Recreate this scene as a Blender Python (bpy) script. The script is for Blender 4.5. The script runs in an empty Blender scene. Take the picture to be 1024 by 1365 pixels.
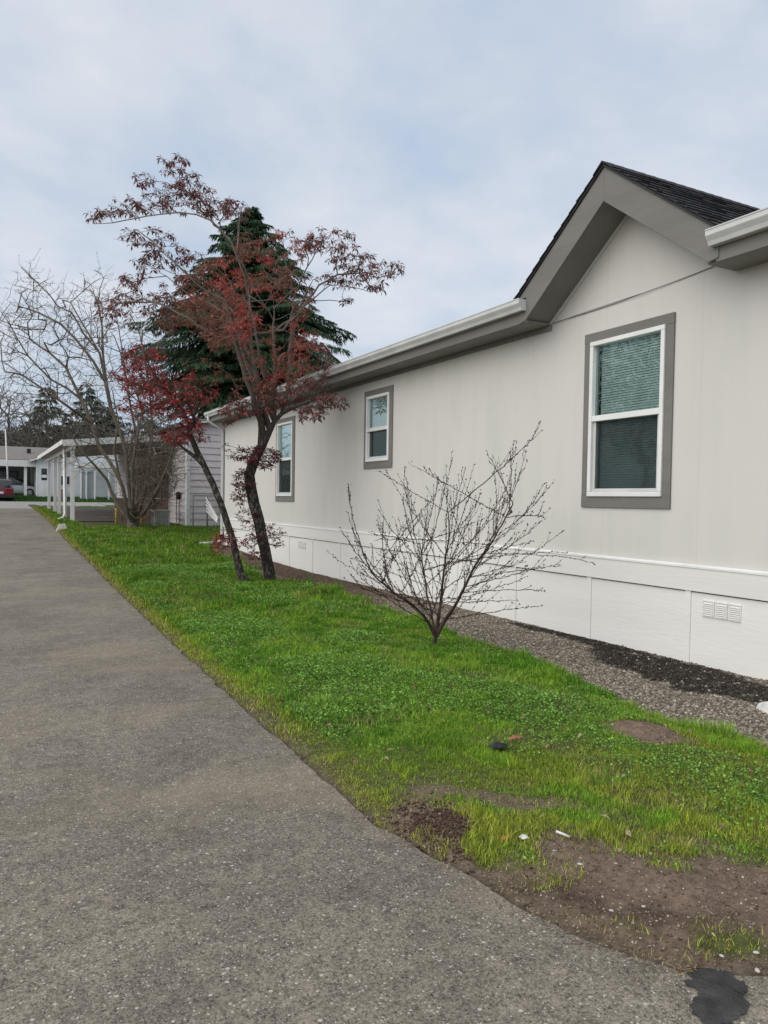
import bpy, math, random
import numpy as np
from mathutils import Matrix, Vector
random.seed(7); rng = np.random.default_rng(7)
R = math.radians
scene = bpy.context.scene
COL = scene.collection

# ------------------------------------------------------------------ camera
FPX, CX, CY, EYE = 1000.0, 512.0, 697.0, 1.5
psi, pit, rol = R(28.2), R(1.72), R(0.9)
hv = np.array([math.sin(psi), math.cos(psi), 0.0]); zv = np.array([0, 0, 1.0])
r0 = np.array([math.cos(psi), -math.sin(psi), 0.0])
FW = hv*math.cos(pit) - zv*math.sin(pit); u0 = hv*math.sin(pit) + zv*math.cos(pit)
RT = r0*math.cos(rol) + u0*math.sin(rol); UP = -r0*math.sin(rol) + u0*math.cos(rol)
CAM = np.array([0, 0, EYE])
cd = bpy.data.cameras.new('camera'); cam = bpy.data.objects.new('camera', cd); COL.objects.link(cam)
cam.matrix_world = Matrix(((RT[0], UP[0], -FW[0], 0), (RT[1], UP[1], -FW[1], 0), (RT[2], UP[2], -FW[2], EYE), (0, 0, 0, 1)))
cd.sensor_fit = 'HORIZONTAL'; cd.sensor_width = 36; cd.lens = 36*FPX/1024
cd.shift_y = (CY - 682.5)/1024; cd.clip_start = 0.05; cd.clip_end = 3000
scene.camera = cam

def at(px, py, D):
    """world point seen at a photo pixel, D metres deep"""
    return CAM + (FW + RT*(px-CX)/FPX - UP*(py-CY)/FPX)*D

# ------------------------------------------------------------------ world and sun
SUN_EL, SUN_AZ = R(37), R(262)      # azimuth clockwise from +Y
scene.view_settings.view_transform = 'Standard'; scene.view_settings.look = 'None'
scene.view_settings.gamma = 1; scene.view_settings.use_curve_mapping = False
scene.view_settings.exposure = 0.62
w = bpy.data.worlds.new("World"); scene.world = w; w.use_nodes = True
nt = w.node_tree; nt.nodes.clear()
def N(nt, t, **k):
    n = nt.nodes.new(t)
    for a, b in k.items(): setattr(n, a, b)
    return n
L = nt.links.new
out = N(nt, 'ShaderNodeOutputWorld')
sky = N(nt, 'ShaderNodeTexSky'); sky.sky_type = 'NISHITA'; sky.sun_disc = False
sky.sun_elevation = SUN_EL; sky.sun_rotation = SUN_AZ; sky.air_density = 1.0; sky.dust_density = 1.5
bg1 = N(nt, 'ShaderNodeBackground'); bg1.inputs['Strength'].default_value = 0.10
L(sky.outputs[0], bg1.inputs[0])
tc = N(nt, 'ShaderNodeTexCoord'); sp = N(nt, 'ShaderNodeSeparateXYZ'); L(tc.outputs['Generated'], sp.inputs[0])
zz = N(nt, 'ShaderNodeMath', operation='MAXIMUM'); L(sp.outputs[2], zz.inputs[0]); zz.inputs[1].default_value = 0.0
za = N(nt, 'ShaderNodeMath', operation='ADD'); L(zz.outputs[0], za.inputs[0]); za.inputs[1].default_value = 0.34
dx = N(nt, 'ShaderNodeMath', operation='DIVIDE'); L(sp.outputs[0], dx.inputs[0]); L(za.outputs[0], dx.inputs[1])
dy = N(nt, 'ShaderNodeMath', operation='DIVIDE'); L(sp.outputs[1], dy.inputs[0]); L(za.outputs[0], dy.inputs[1])
cb = N(nt, 'ShaderNodeCombineXYZ'); L(dx.outputs[0], cb.inputs[0]); L(dy.outputs[0], cb.inputs[1])
n1 = N(nt, 'ShaderNodeTexNoise'); n1.inputs['Scale'].default_value = 1.7; n1.inputs['Detail'].default_value = 7; n1.inputs['Roughness'].default_value = 0.52; n1.inputs['Distortion'].default_value = 0.35
n2 = N(nt, 'ShaderNodeTexNoise'); n2.inputs['Scale'].default_value = 5.0; n2.inputs['Detail'].default_value = 5; n2.inputs['Roughness'].default_value = 0.5
L(cb.outputs[0], n1.inputs['Vector']); L(cb.outputs[0], n2.inputs['Vector'])
mixn = N(nt, 'ShaderNodeMath', operation='MULTIPLY_ADD'); L(n2.outputs[0], mixn.inputs[0]); mixn.inputs[1].default_value = 0.45; L(n1.outputs[0], mixn.inputs[2])
# nearer the zenith the deck is thicker and paler; low down it lets more blue through
elev = N(nt, 'ShaderNodeMath', operation='MULTIPLY_ADD'); L(zz.outputs[0], elev.inputs[0]); elev.inputs[1].default_value = 0.28; L(mixn.outputs[0], elev.inputs[2])
cr = N(nt, 'ShaderNodeValToRGB'); e = cr.color_ramp.elements
e[0].position = 0.64; e[0].color = (0.475, 0.57, 0.715, 1)
e[1].position = .95; e[1].color = (0.72, 0.745, 0.795, 1)
m = e.new(0.76); m.color = (0.565, 0.63, 0.725, 1)
L(elev.outputs[0], cr.inputs[0])
bg2 = N(nt, 'ShaderNodeBackground'); bg2.inputs['Strength'].default_value = 0.71; L(cr.outputs[0], bg2.inputs[0])
ms = N(nt, 'ShaderNodeMixShader'); ms.inputs[0].default_value = 0.9
L(bg1.outputs[0], ms.inputs[1]); L(bg2.outputs[0], ms.inputs[2]); L(ms.outputs[0], out.inputs[0])
sl = bpy.data.lights.new('sun', 'SUN'); so = bpy.data.objects.new('sun', sl); COL.objects.link(so)
sl.energy = 1.5; sl.angle = R(80); sl.color = (1, 0.955, 0.88)
sd = Vector((math.sin(SUN_AZ)*math.cos(SUN_EL), math.cos(SUN_AZ)*math.cos(SUN_EL), math.sin(SUN_EL)))
so.rotation_euler = sd.to_track_quat('Z', 'Y').to_euler(); so.location = sd*50

# ------------------------------------------------------------------ materials
def new_mat(name):
    m = bpy.data.materials.new(name); m.use_nodes = True
    b = m.node_tree.nodes['Principled BSDF']; return m, m.node_tree, b
def noisy(name, c1, c2=None, scale=8, rough=0.7, bump=0.0, bscale=60, stretch=(1, 1, 1), metal=0.0, detail=5, lo=.35, hi=.65, spec=0.3):
    m, t, b = new_mat(name); l = t.links.new
    b.inputs['Roughness'].default_value = rough; b.inputs['Metallic'].default_value = metal
    b.inputs['Specular IOR Level'].default_value = spec
    c2 = c2 or tuple(x*0.85 for x in c1)
    tcn = N(t, 'ShaderNodeTexCoord'); mp = N(t, 'ShaderNodeMapping'); mp.inputs['Scale'].default_value = stretch
    l(tcn.outputs['Object'], mp.inputs[0])
    n = N(t, 'ShaderNodeTexNoise'); n.inputs['Scale'].default_value = scale; n.inputs['Detail'].default_value = detail; l(mp.outputs[0], n.inputs[0])
    r = N(t, 'ShaderNodeValToRGB'); r.color_ramp.elements[0].position = lo; r.color_ramp.elements[1].position = hi
    r.color_ramp.elements[0].color = (*c1, 1); r.color_ramp.elements[1].color = (*c2, 1)
    l(n.outputs[0], r.inputs[0]); l(r.outputs[0], b.inputs['Base Color'])
    if bump:
        n3 = N(t, 'ShaderNodeTexNoise'); n3.inputs['Scale'].default_value = bscale; n3.inputs['Detail'].default_value = 6; l(mp.outputs[0], n3.inputs[0])
        bp = N(t, 'ShaderNodeBump'); bp.inputs['Strength'].default_value = bump; bp.inputs['Distance'].default_value = 0.01
        l(n3.outputs[0], bp.inputs['Height']); l(bp.outputs[0], b.inputs['Normal'])
    return m
def leafy(name, gloss=0.25, trans=0.3, rough=0.5):
    """per-leaf colour comes from the mesh (each leaf has its own hue)"""
    m, t, b = new_mat(name); l = t.links.new
    a = N(t, 'ShaderNodeAttribute'); a.attribute_name = 'Col'
    l(a.outputs[0], b.inputs['Base Color']); b.inputs['Roughness'].default_value = rough; b.inputs['Specular IOR Level'].default_value = gloss
    tr = N(t, 'ShaderNodeBsdfTranslucent'); l(a.outputs[0], tr.inputs[0])
    mx = N(t, 'ShaderNodeMixShader'); mx.inputs[0].default_value = trans
    l(b.outputs[0], mx.inputs[1]); l(tr.outputs[0], mx.inputs[2]); l(mx.outputs[0], t.nodes['Material Output'].inputs[0])
    return m

def wall_material():
    m, t, b = new_mat('painted_panel_siding'); l = t.links.new
    b.inputs['Roughness'].default_value = 0.75; b.inputs['Specular IOR Level'].default_value = 0.25
    tcn = N(t, 'ShaderNodeTexCoord')
    mp = N(t, 'ShaderNodeMapping'); mp.inputs['Scale'].default_value = (1, 2.4, 0.5); l(tcn.outputs['Object'], mp.inputs[0])
    n = N(t, 'ShaderNodeTexNoise'); n.inputs['Scale'].default_value = 1.6; n.inputs['Detail'].default_value = 6; l(mp.outputs[0], n.inputs[0])
    n_b = N(t, 'ShaderNodeTexNoise'); n_b.inputs['Scale'].default_value = 0.55; n_b.inputs['Detail'].default_value = 3; l(tcn.outputs['Object'], n_b.inputs[0])
    ad = N(t, 'ShaderNodeMath', operation='MULTIPLY_ADD'); l(n_b.outputs[0], ad.inputs[0]); ad.inputs[1].default_value = 0.8; l(n.outputs[0], ad.inputs[2])
    r = N(t, 'ShaderNodeValToRGB'); e = r.color_ramp.elements
    e[0].position = .55; e[0].color = (.555, .550, .518, 1); e[1].position = 1.25; e[1].color = (.605, .590, .556, 1)
    l(ad.outputs[0], r.inputs[0])
    sj = N(t, 'ShaderNodeSeparateXYZ'); l(tcn.outputs['Object'], sj.inputs[0]); oj = N(t, 'ShaderNodeMath', operation='ADD'); l(sj.outputs[1], oj.inputs[0]); oj.inputs[1].default_value = 101.34
    pj = N(t, 'ShaderNodeMath', operation='PINGPONG'); l(oj.outputs[0], pj.inputs[0]); pj.inputs[1].default_value = 0.61
    gj = N(t, 'ShaderNodeMapRange'); gj.inputs[1].default_value = 0.002; gj.inputs[2].default_value = 0.007; gj.inputs[3].default_value = .93; gj.inputs[4].default_value = 1; l(pj.outputs[0], gj.inputs[0])
    mj = N(t, 'ShaderNodeMix', data_type='RGBA', blend_type='MULTIPLY'); mj.inputs[0].default_value = 1; l(r.outputs[0], mj.inputs[6]); l(gj.outputs[0], mj.inputs[7]); l(mj.outputs[2], b.inputs['Base Color'])
    # shallow vertical grooves every 0.4 m and fine wood grain
    sp = N(t, 'ShaderNodeSeparateXYZ'); l(tcn.outputs['Object'], sp.inputs[0])
    pg = N(t, 'ShaderNodeMath', operation='PINGPONG'); l(sp.outputs[1], pg.inputs[0]); pg.inputs[1].default_value = 0.203
    gr = N(t, 'ShaderNodeMapRange'); gr.inputs[1].default_value = 0.0; gr.inputs[2].default_value = 0.006; l(pg.outputs[0], gr.inputs[0])
    mp2 = N(t, 'ShaderNodeMapping'); mp2.inputs['Scale'].default_value = (1, 1, 0.06); l(tcn.outputs['Object'], mp2.inputs[0])
    n3 = N(t, 'ShaderNodeTexNoise'); n3.inputs['Scale'].default_value = 130; n3.inputs['Detail'].default_value = 5; l(mp2.outputs[0], n3.inputs[0])
    sm = N(t, 'ShaderNodeMath', operation='MULTIPLY_ADD'); l(n3.outputs[0], sm.inputs[0]); sm.inputs[1].default_value = 0.35; l(gr.outputs[0], sm.inputs[2])
    bp = N(t, 'ShaderNodeBump'); bp.inputs['Strength'].default_value = 0.16; bp.inputs['Distance'].default_value = 0.004
    l(sm.outputs[0], bp.inputs['Height']); l(bp.outputs[0], b.inputs['Normal'])
    return m

def asphalt_material(name, dark, light, speck=1.0):
    m, t, b = new_mat(name); l = t.links.new
    b.inputs['Roughness'].default_value = 0.85; b.inputs['Specular IOR Level'].default_value = 0.25
    tcn = N(t, 'ShaderNodeTexCoord')
    big = N(t, 'ShaderNodeTexNoise'); big.inputs['Scale'].default_value = 0.55; big.inputs['Detail'].default_value = 6; big.inputs['Roughness'].default_value = .62
    mid = N(t, 'ShaderNodeTexNoise'); mid.inputs['Scale'].default_value = 14; mid.inputs['Detail'].default_value = 8; mid.inputs['Roughness'].default_value = .8
    fin = N(t, 'ShaderNodeTexNoise'); fin.inputs['Scale'].default_value = 95; fin.inputs['Detail'].default_value = 4; fin.inputs['Roughness'].default_value = .7
    for q in (big, mid, fin): l(tcn.outputs['Object'], q.inputs[0])
    mm_ = N(t, 'ShaderNodeMix'); mm_.inputs[0].default_value = .62; l(mid.outputs[0], mm_.inputs[2]); l(fin.outputs[0], mm_.inputs[3])
    r = N(t, 'ShaderNodeValToRGB'); e = r.color_ramp.elements
    e[0].position = .34; e[0].color = (*dark, 1); e[1].position = .68; e[1].color = (*light, 1)
    bg_ = N(t, 'ShaderNodeTexNoise'); bg_.inputs['Scale'].default_value = 3.3; bg_.inputs['Detail'].default_value = 5; bg_.inputs['Roughness'].default_value = .65; l(tcn.outputs['Object'], bg_.inputs[0])
    bm_ = N(t, 'ShaderNodeMix'); bm_.inputs[0].default_value = .42; l(big.outputs[0], bm_.inputs[2]); l(bg_.outputs[0], bm_.inputs[3]); l(bm_.outputs[0], r.inputs[0])
    mr = N(t, 'ShaderNodeMapRange'); mr.inputs[1].default_value = .36; mr.inputs[2].default_value = .66; mr.inputs[3].default_value = .25; mr.inputs[4].default_value = 1.85; l(mm_.outputs[0], mr.inputs[0])
    mu = N(t, 'ShaderNodeMix', data_type='RGBA', blend_type='MULTIPLY'); mu.inputs[0].default_value = 1
    l(r.outputs[0], mu.inputs[6]); l(mr.outputs[0], mu.inputs[7])
    # silty tan film washed over the surface
    st = N(t, 'ShaderNodeTexNoise'); st.inputs['Scale'].default_value = 0.8; st.inputs['Detail'].default_value = 7; st.inputs['Distortion'].default_value = .6
    mps = N(t, 'ShaderNodeMapping'); mps.inputs['Location'].default_value = (3.1, 1.7, 0); mps.inputs['Scale'].default_value = (.8, 1.1, 1); l(tcn.outputs['Object'], mps.inputs[0]); l(mps.outputs[0], st.inputs[0])
    sr = N(t, 'ShaderNodeMapRange'); sr.inputs[1].default_value = .52; sr.inputs[2].default_value = .72; sr.inputs[3].default_value = 0; sr.inputs[4].default_value = .6; l(st.outputs[0], sr.inputs[0])
    m2 = N(t, 'ShaderNodeMix', data_type='RGBA'); l(sr.outputs[0], m2.inputs[0]); l(mu.outputs[2], m2.inputs[6]); m2.inputs[7].default_value = (.27, .225, .16, 1)
    last = m2.outputs[2]; hs = []
    for sc, th, colr, keep in ((48, .22, (.50, .48, .43, 1), .13), (92, .26, (.50, .48, .43, 1), .22), (170, .30, (.36, .335, .30, 1), .40), (120, .30, (.035, .032, .03, 1), .28)):
        v = N(t, 'ShaderNodeTexVoronoi'); v.inputs['Scale'].default_value = sc; l(tcn.outputs['Object'], v.inputs[0])
        sp = N(t, 'ShaderNodeSeparateColor'); l(v.outputs['Color'], sp.inputs[0])
        rr = N(t, 'ShaderNodeMath', operation='MULTIPLY'); l(sp.outputs[1], rr.inputs[0]); rr.inputs[1].default_value = th*1.6
        lt = N(t, 'ShaderNodeMath', operation='LESS_THAN'); l(v.outputs['Distance'], lt.inputs[0]); l(rr.outputs[0], lt.inputs[1])
        kp = N(t, 'ShaderNodeMath', operation='LESS_THAN'); l(sp.outputs[0], kp.inputs[0]); kp.inputs[1].default_value = keep
        an = N(t, 'ShaderNodeMath', operation='MULTIPLY'); l(lt.outputs[0], an.inputs[0]); l(kp.outputs[0], an.inputs[1])
        an2 = N(t, 'ShaderNodeMath', operation='MULTIPLY'); l(an.outputs[0], an2.inputs[0]); an2.inputs[1].default_value = .85*speck
        mm = N(t, 'ShaderNodeMix', data_type='RGBA'); l(an2.outputs[0], mm.inputs[0]); l(last, mm.inputs[6]); mm.inputs[7].default_value = colr
        last = mm.outputs[2]; hs.append(an.outputs[0])
    l(last, b.inputs['Base Color'])
    ad = N(t, 'ShaderNodeMath', operation='ADD'); l(mid.outputs[0], ad.inputs[0]); l(hs[0], ad.inputs[1])
    bp = N(t, 'ShaderNodeBump'); bp.inputs['Strength'].default_value = 0.6; bp.inputs['Distance'].default_value = 0.004
    l(ad.outputs[0], bp.inputs['Height']); l(bp.outputs[0], b.inputs['Normal'])
    return m

def ground_material():
    m, t, b = new_mat('soil_and_gravel'); l = t.links.new
    b.inputs['Roughness'].default_value = 0.95; b.inputs['Specular IOR Level'].default_value = 0.15
    tcn = N(t, 'ShaderNodeTexCoord'); a = N(t, 'ShaderNodeAttribute'); a.attribute_name = 'Col'
    n = N(t, 'ShaderNodeTexNoise'); n.inputs['Scale'].default_value = 22; n.inputs['Detail'].default_value = 9; n.inputs['Roughness'].default_value = .75; l(tcn.outputs['Object'], n.inputs[0])
    mr = N(t, 'ShaderNodeMapRange'); mr.inputs[1].default_value = .3; mr.inputs[2].default_value = .7; mr.inputs[3].default_value = .45; mr.inputs[4].default_value = 1.6; l(n.outputs[0], mr.inputs[0])
    mu = N(t, 'ShaderNodeMix', data_type='RGBA', blend_type='MULTIPLY'); mu.inputs[0].default_value = 1
    l(a.outputs[0], mu.inputs[6]); l(mr.outputs[0], mu.inputs[7]); l(mu.outputs[2], b.inputs['Base Color'])
    bp = N(t, 'ShaderNodeBump'); bp.inputs['Strength'].default_value = 0.9; bp.inputs['Distance'].default_value = 0.02
    l(n.outputs[0], bp.inputs['Height']); l(bp.outputs[0], b.inputs['Normal'])
    return m

def glass_material():
    m = bpy.data.materials.new('window_glass'); m.use_nodes = True; t = m.node_tree; t.nodes.clear(); l = t.links.new
    o = N(t, 'ShaderNodeOutputMaterial'); tr = N(t, 'ShaderNodeBsdfTransparent'); tr.inputs[0].default_value = (.82, .95, .93, 1)
    g = N(t, 'ShaderNodeBsdfGlossy'); g.inputs['Roughness'].default_value = 0.02; g.inputs[0].default_value = (.78, .93, .93, 1)
    tcn = N(t, 'ShaderNodeTexCoord'); n = N(t, 'ShaderNodeTexNoise'); n.inputs['Scale'].default_value = 2.2; n.inputs['Detail'].default_value = 2
    l(tcn.outputs['Object'], n.inputs[0])
    bp = N(t, 'ShaderNodeBump'); bp.inputs['Strength'].default_value = .10; bp.inputs['Distance'].default_value = .02; l(n.outputs[0], bp.inputs['Height']); l(bp.outputs[0], g.inputs['Normal'])
    fr = N(t, 'ShaderNodeFresnel'); fr.inputs[0].default_value = 1.5
    ml = N(t, 'ShaderNodeMath', operation='MULTIPLY'); l(fr.outputs[0], ml.inputs[0]); ml.inputs[1].default_value = 3.4; ml.use_clamp = True
    mx = N(t, 'ShaderNodeMixShader'); l(ml.outputs[0], mx.inputs[0]); l(tr.outputs[0], mx.inputs[1]); l(g.outputs[0], mx.inputs[2]); l(mx.outputs[0], o.inputs[0])
    return m
def screen_material():
    m = bpy.data.materials.new('insect_screen'); m.use_nodes = True; t = m.node_tree; t.nodes.clear(); l = t.links.new
    o = N(t, 'ShaderNodeOutputMaterial'); tr = N(t, 'ShaderNodeBsdfTransparent'); d = N(t, 'ShaderNodeBsdfDiffuse'); d.inputs[0].default_value = (.02, .024, .026, 1)
    tcn = N(t, 'ShaderNodeTexCoord'); n = N(t, 'ShaderNodeTexNoise'); n.inputs['Scale'].default_value = 3; l(tcn.outputs['Object'], n.inputs[0])
    mr = N(t, 'ShaderNodeMapRange'); mr.inputs[3].default_value = .52; mr.inputs[4].default_value = .60; l(n.outputs[0], mr.inputs[0])
    mx = N(t, 'ShaderNodeMixShader'); l(mr.outputs[0], mx.inputs[0]); l(tr.outputs[0], mx.inputs[1]); l(d.outputs[0], mx.inputs[2]); l(mx.outputs[0], o.inputs[0])
    return m

M = {}
M['wall'] = wall_material()
M['skirt'] = noisy('painted_skirting', (.69, .68, .65), (.74, .73, .70), 2.2, .75, .25, 38, (1, .12, 1))
M['band'] = noisy('painted_rim_board', (.67, .66, .63), (.72, .71, .68), 2.2, .75, .22, 42, (1, .1, 1))
M['taupe'] = noisy('taupe_trim_paint', (.165, .157, .145), (.192, .183, .169), 5, .65, .25, 50, (1, .15, 1))
M['soffit'] = noisy('taupe_soffit_paint', (.195, .188, .174), (.225, .217, .200), 3, .7, .15, 50)
M['white'] = noisy('white_vinyl', (.78, .78, .77), (.70, .70, .69), 4, .4, 0, spec=.4)
M['gutter'] = noisy('white_aluminium_gutter', (.60, .61, .60), (.50, .51, .50), 3, .35, .05, 12, spec=.5)
M['oldwhite'] = noisy('weathered_white_paint', (.74, .74, .73), (.58, .57, .55), 6, .6, .1, 30)
M['shingle'] = noisy('dark_asphalt_shingle', (.022, .022, .026), (.052, .050, .056), 14, .9, .8, 160)
M['glass'] = glass_material(); M['screen'] = screen_material()
M['blind'] = noisy('white_blind_slat', (.66, .70, .68), (.58, .62, .60), 6, .5)
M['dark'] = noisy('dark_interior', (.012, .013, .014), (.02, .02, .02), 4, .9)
M['grey'] = noisy('grey_metal', (.20, .21, .21), (.28, .29, .29), 10, .5, metal=.3)
M['black'] = noisy('black_plastic', (.015, .015, .016), (.03, .03, .03), 10, .45)
M['cable'] = noisy('black_cable', (.03, .03, .03), (.05, .05, .05), 10, .6)
M['siding'] = noisy('pinkish_grey_lap_siding', (.60, .55, .56), (.67, .62, .625), 3, .7, .1, 40)
M['asphalt'] = asphalt_material('worn_asphalt', (.104, .090, .074), (.245, .216, .174))
M['asphalt2'] = asphalt_material('pale_cross_road_asphalt', (.26, .25, .24), (.33, .32, .31), .6)
M['slab'] = asphalt_material('driveway_slab', (.085, .07, .065), (.14, .118, .105), .5)
M['tar'] = noisy('tar_patch', (.026, .025, .027), (.062, .058, .057), 14, .55, 1.0, 90)
M['ground'] = ground_material()
M['grass'] = leafy('grass_blades', .15, .35, .6)
M['leaf'] = leafy('shrub_leaves', .35, .25, .4)
M['needle'] = leafy('conifer_needles', .15, .12, .6)
M['stone'] = leafy('loose_stones', .2, 0.0, .85)
M['bark_dark'] = noisy('dark_lichened_bark', (.028, .022, .020), (.13, .12, .105), 24, .9, 1.0, 40, (1, 1, .5), lo=.52, hi=.66)
M['bark_photinia'] = noisy('dark_lichened_bark_paler_above', (.028, .022, .020), (.13, .12, .105), 24, .9, 1.0, 40, (1, 1, .5), lo=.52, hi=.66)
M['bark_grey'] = noisy('grey_brown_bark', (.095, .078, .060), (.17, .145, .115), 14, .9, 1.0, 30, (1, 1, .35))
def pale_above(m, z0, z1, colr):
    t = m.node_tree; b = t.nodes['Principled BSDF']; lk = b.inputs['Base Color'].links[0]; src = lk.from_socket
    tcn = N(t, 'ShaderNodeTexCoord'); sp = N(t, 'ShaderNodeSeparateXYZ'); t.links.new(tcn.outputs['Object'], sp.inputs[0])
    mr = N(t, 'ShaderNodeMapRange'); mr.inputs[1].default_value = z0; mr.inputs[2].default_value = z1; t.links.new(sp.outputs[2], mr.inputs[0])
    mx = N(t, 'ShaderNodeMix', data_type='RGBA'); t.links.new(mr.outputs[0], mx.inputs[0]); t.links.new(src, mx.inputs[6]); mx.inputs[7].default_value = (*colr, 1); t.links.new(mx.outputs[2], b.inputs['Base Color'])
pale_above(M['bark_photinia'], 2.3, 4.2, (.17, .145, .125))
M['bark_red'] = noisy('reddish_brown_bark', (.030, .018, .015), (.065, .042, .036), 20, .8, .6, 40, (1, 1, .35))
M['bark_far'] = noisy('brown_grey_bark', (.085, .072, .060), (.13, .115, .10), 3, .9)
M['red'] = noisy('dark_red_car_paint', (.13, .008, .02), (.11, .007, .017), 2, .25, spec=.6)
M['silver'] = noisy('silver_car_paint', (.46, .48, .50), (.42, .44, .46), 2, .3, metal=.4, spec=.6)
M['carglass'] = noisy('dark_car_glass', (.02, .025, .03), (.035, .04, .045), 2, .08, spec=.8)
M['rubber'] = noisy('tyre_rubber', (.018, .018, .018), (.03, .03, .03), 20, .85)
M['lamp_red'] = noisy('red_tail_lamp', (.22, .01, .01), (.16, .01, .01), 9, .2)
M['yellow'] = noisy('faded_yellow_paint', (.52, .38, .05), (.40, .28, .06), 9, .6)
M['brown'] = noisy('brown_weathered_boards', (.15, .095, .078), (.10, .065, .055), 5, .85, .6, 30, (1, 1, .1))
M['brown_low'] = noisy('red_brown_panel', (.24, .155, .125), (.185, .12, .10), 5, .85, .4, 30)
M['ac'] = noisy('beige_metal_housing', (.50, .50, .45), (.42, .42, .38), 8, .55)
M['concrete'] = noisy('pale_concrete', (.52, .50, .46), (.40, .385, .35), 12, .9, .6, 60)
M['greyroof'] = noisy('grey_brown_roof', (.17, .155, .145), (.22, .20, .19), 5, .9, .4, 20)
M['greywall'] = noisy('grey_green_siding', (.15, .155, .145), (.19, .19, .18), 4, .8)
M['palewall'] = noisy('white_bluish_siding', (.70, .74, .76), (.62, .66, .68), 3, .7)
M['greypanel'] = noisy('pale_grey_panel', (.32, .36, .37), (.37, .41, .42), 3, .7)
M['cloth'] = noisy('black_cloth', (.02, .02, .026), (.05, .05, .06), 20, .9)

# ------------------------------------------------------------------ mesh helpers
class MB:
    def __init__(s): s.v = []; s.f = []
    def box(s, x0, x1, y0, y1, z0, z1):
        n = len(s.v)
        s.v += [(x0,y0,z0),(x1,y0,z0),(x1,y1,z0),(x0,y1,z0),(x0,y0,z1),(x1,y0,z1),(x1,y1,z1),(x0,y1,z1)]
        s.f += [tuple(n+i for i in q) for q in ((0,3,2,1),(4,5,6,7),(0,1,5,4),(1,2,6,5),(2,3,7,6),(3,0,4,7))]; return s
    def prism(s, pts, a, b):
        """closed polygon (3-D points) swept by vector from a to b offsets"""
        n = len(s.v); k = len(pts); a = np.array(a, float); b = np.array(b, float)
        s.v += [tuple(np.array(p)+a) for p in pts] + [tuple(np.array(p)+b) for p in pts]
        s.f += [tuple(n+i for i in range(k))[::-1], tuple(n+k+i for i in range(k))]
        s.f += [(n+i, n+(i+1) % k, n+k+(i+1) % k, n+k+i) for i in range(k)]; return s
    def beam(s, a, b, w, h):
        """rectangular bar between two points, w across, h high"""
        a = Vector(a); b = Vector(b); d = (b-a).normalized()
        up = Vector((0, 0, 1)) if abs(d.z) < .95 else Vector((0, 1, 0))
        sx = d.cross(up).normalized()*w/2; uy = sx.cross(d).normalized()*h/2
        n = len(s.v)
        for p in (a, b): s.v += [tuple(p-sx-uy), tuple(p+sx-uy), tuple(p+sx+uy), tuple(p-sx+uy)]
        s.f += [tuple(n+i for i in q) for q in ((0,1,2,3),(7,6,5,4),(0,4,5,1),(1,5,6,2),(2,6,7,3),(3,7,4,0))]; return s
    def tube(s, pts, rad, k=8, cap=True):
        pts = [Vector(p) for p in pts]; rad = rad if hasattr(rad, '__len__') else [rad]*len(pts)
        n = len(s.v); prev = None
        for i, p in enumerate(pts):
            d = (pts[min(i+1, len(pts)-1)] - pts[max(i-1, 0)]).normalized()
            ref = prev if prev is not None else (Vector((0, 0, 1)) if abs(d.z) < .9 else Vector((1, 0, 0)))
            a = (ref - d*ref.dot(d)); a = a.normalized() if a.length > 1e-6 else d.orthogonal().normalized()
            prev = a; b = d.cross(a)
            for j in range(k):
                t = 2*math.pi*j/k; s.v.append(tuple(p + a*math.cos(t)*rad[i] + b*math.sin(t)*rad[i]))
        for i in range(len(pts)-1):
            for j in range(k):
                s.f.append((n+i*k+j, n+i*k+(j+1) % k, n+(i+1)*k+(j+1) % k, n+(i+1)*k+j))
        if cap:
            s.f.append(tuple(n+j for j in range(k))[::-1]); s.f.append(tuple(n+(len(pts)-1)*k+j for j in range(k)))
        return s
    def lathe(s, c, prof, k=16):
        n = len(s.v)
        for r_, z_ in prof:
            for j in range(k):
                t = 2*math.pi*j/k; s.v.append((c[0]+r_*math.cos(t), c[1]+r_*math.sin(t), c[2]+z_))
        for i in range(len(prof)-1):
            for j in range(k): s.f.append((n+i*k+j, n+i*k+(j+1) % k, n+(i+1)*k+(j+1) % k, n+(i+1)*k+j))
        s.f.append(tuple(n+j for j in range(k))[::-1]); s.f.append(tuple(n+(len(prof)-1)*k+j for j in range(k))); return s
    def build(s, name, mat, parent=None, bevel=0, smooth=False):
        me = bpy.data.meshes.new(name); me.from_pydata(s.v, [], s.f); me.materials.append(mat)
        if smooth: me.shade_smooth()
        o = bpy.data.objects.new(name, me); COL.objects.link(o)
        if parent is not None: parent_to(o, parent)
        if bevel:
            b = o.modifiers.new('bevel', 'BEVEL'); b.width = bevel; b.segments = 2; b.limit_method = 'ANGLE'
        return o
def parent_to(o, p):
    o.parent = p; o.matrix_parent_inverse = p_world(p).inverted()
def p_world(p):
    m = p.matrix_basis.copy()
    if p.parent: m = p_world(p.parent) @ p.matrix_parent_inverse @ m
    return m
def tag(o, label, cat, group=None, kind=None):
    if label: o['label'] = label
    if cat: o['category'] = cat
    if group: o['group'] = group
    if kind: o['kind'] = kind
    return o
def thing(name, label, cat, loc=(0, 0, 0), group=None):
    o = bpy.data.objects.new(name, None); COL.objects.link(o); o.location = loc; o.empty_display_size = .2
    return tag(o, label, cat, group)
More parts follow.
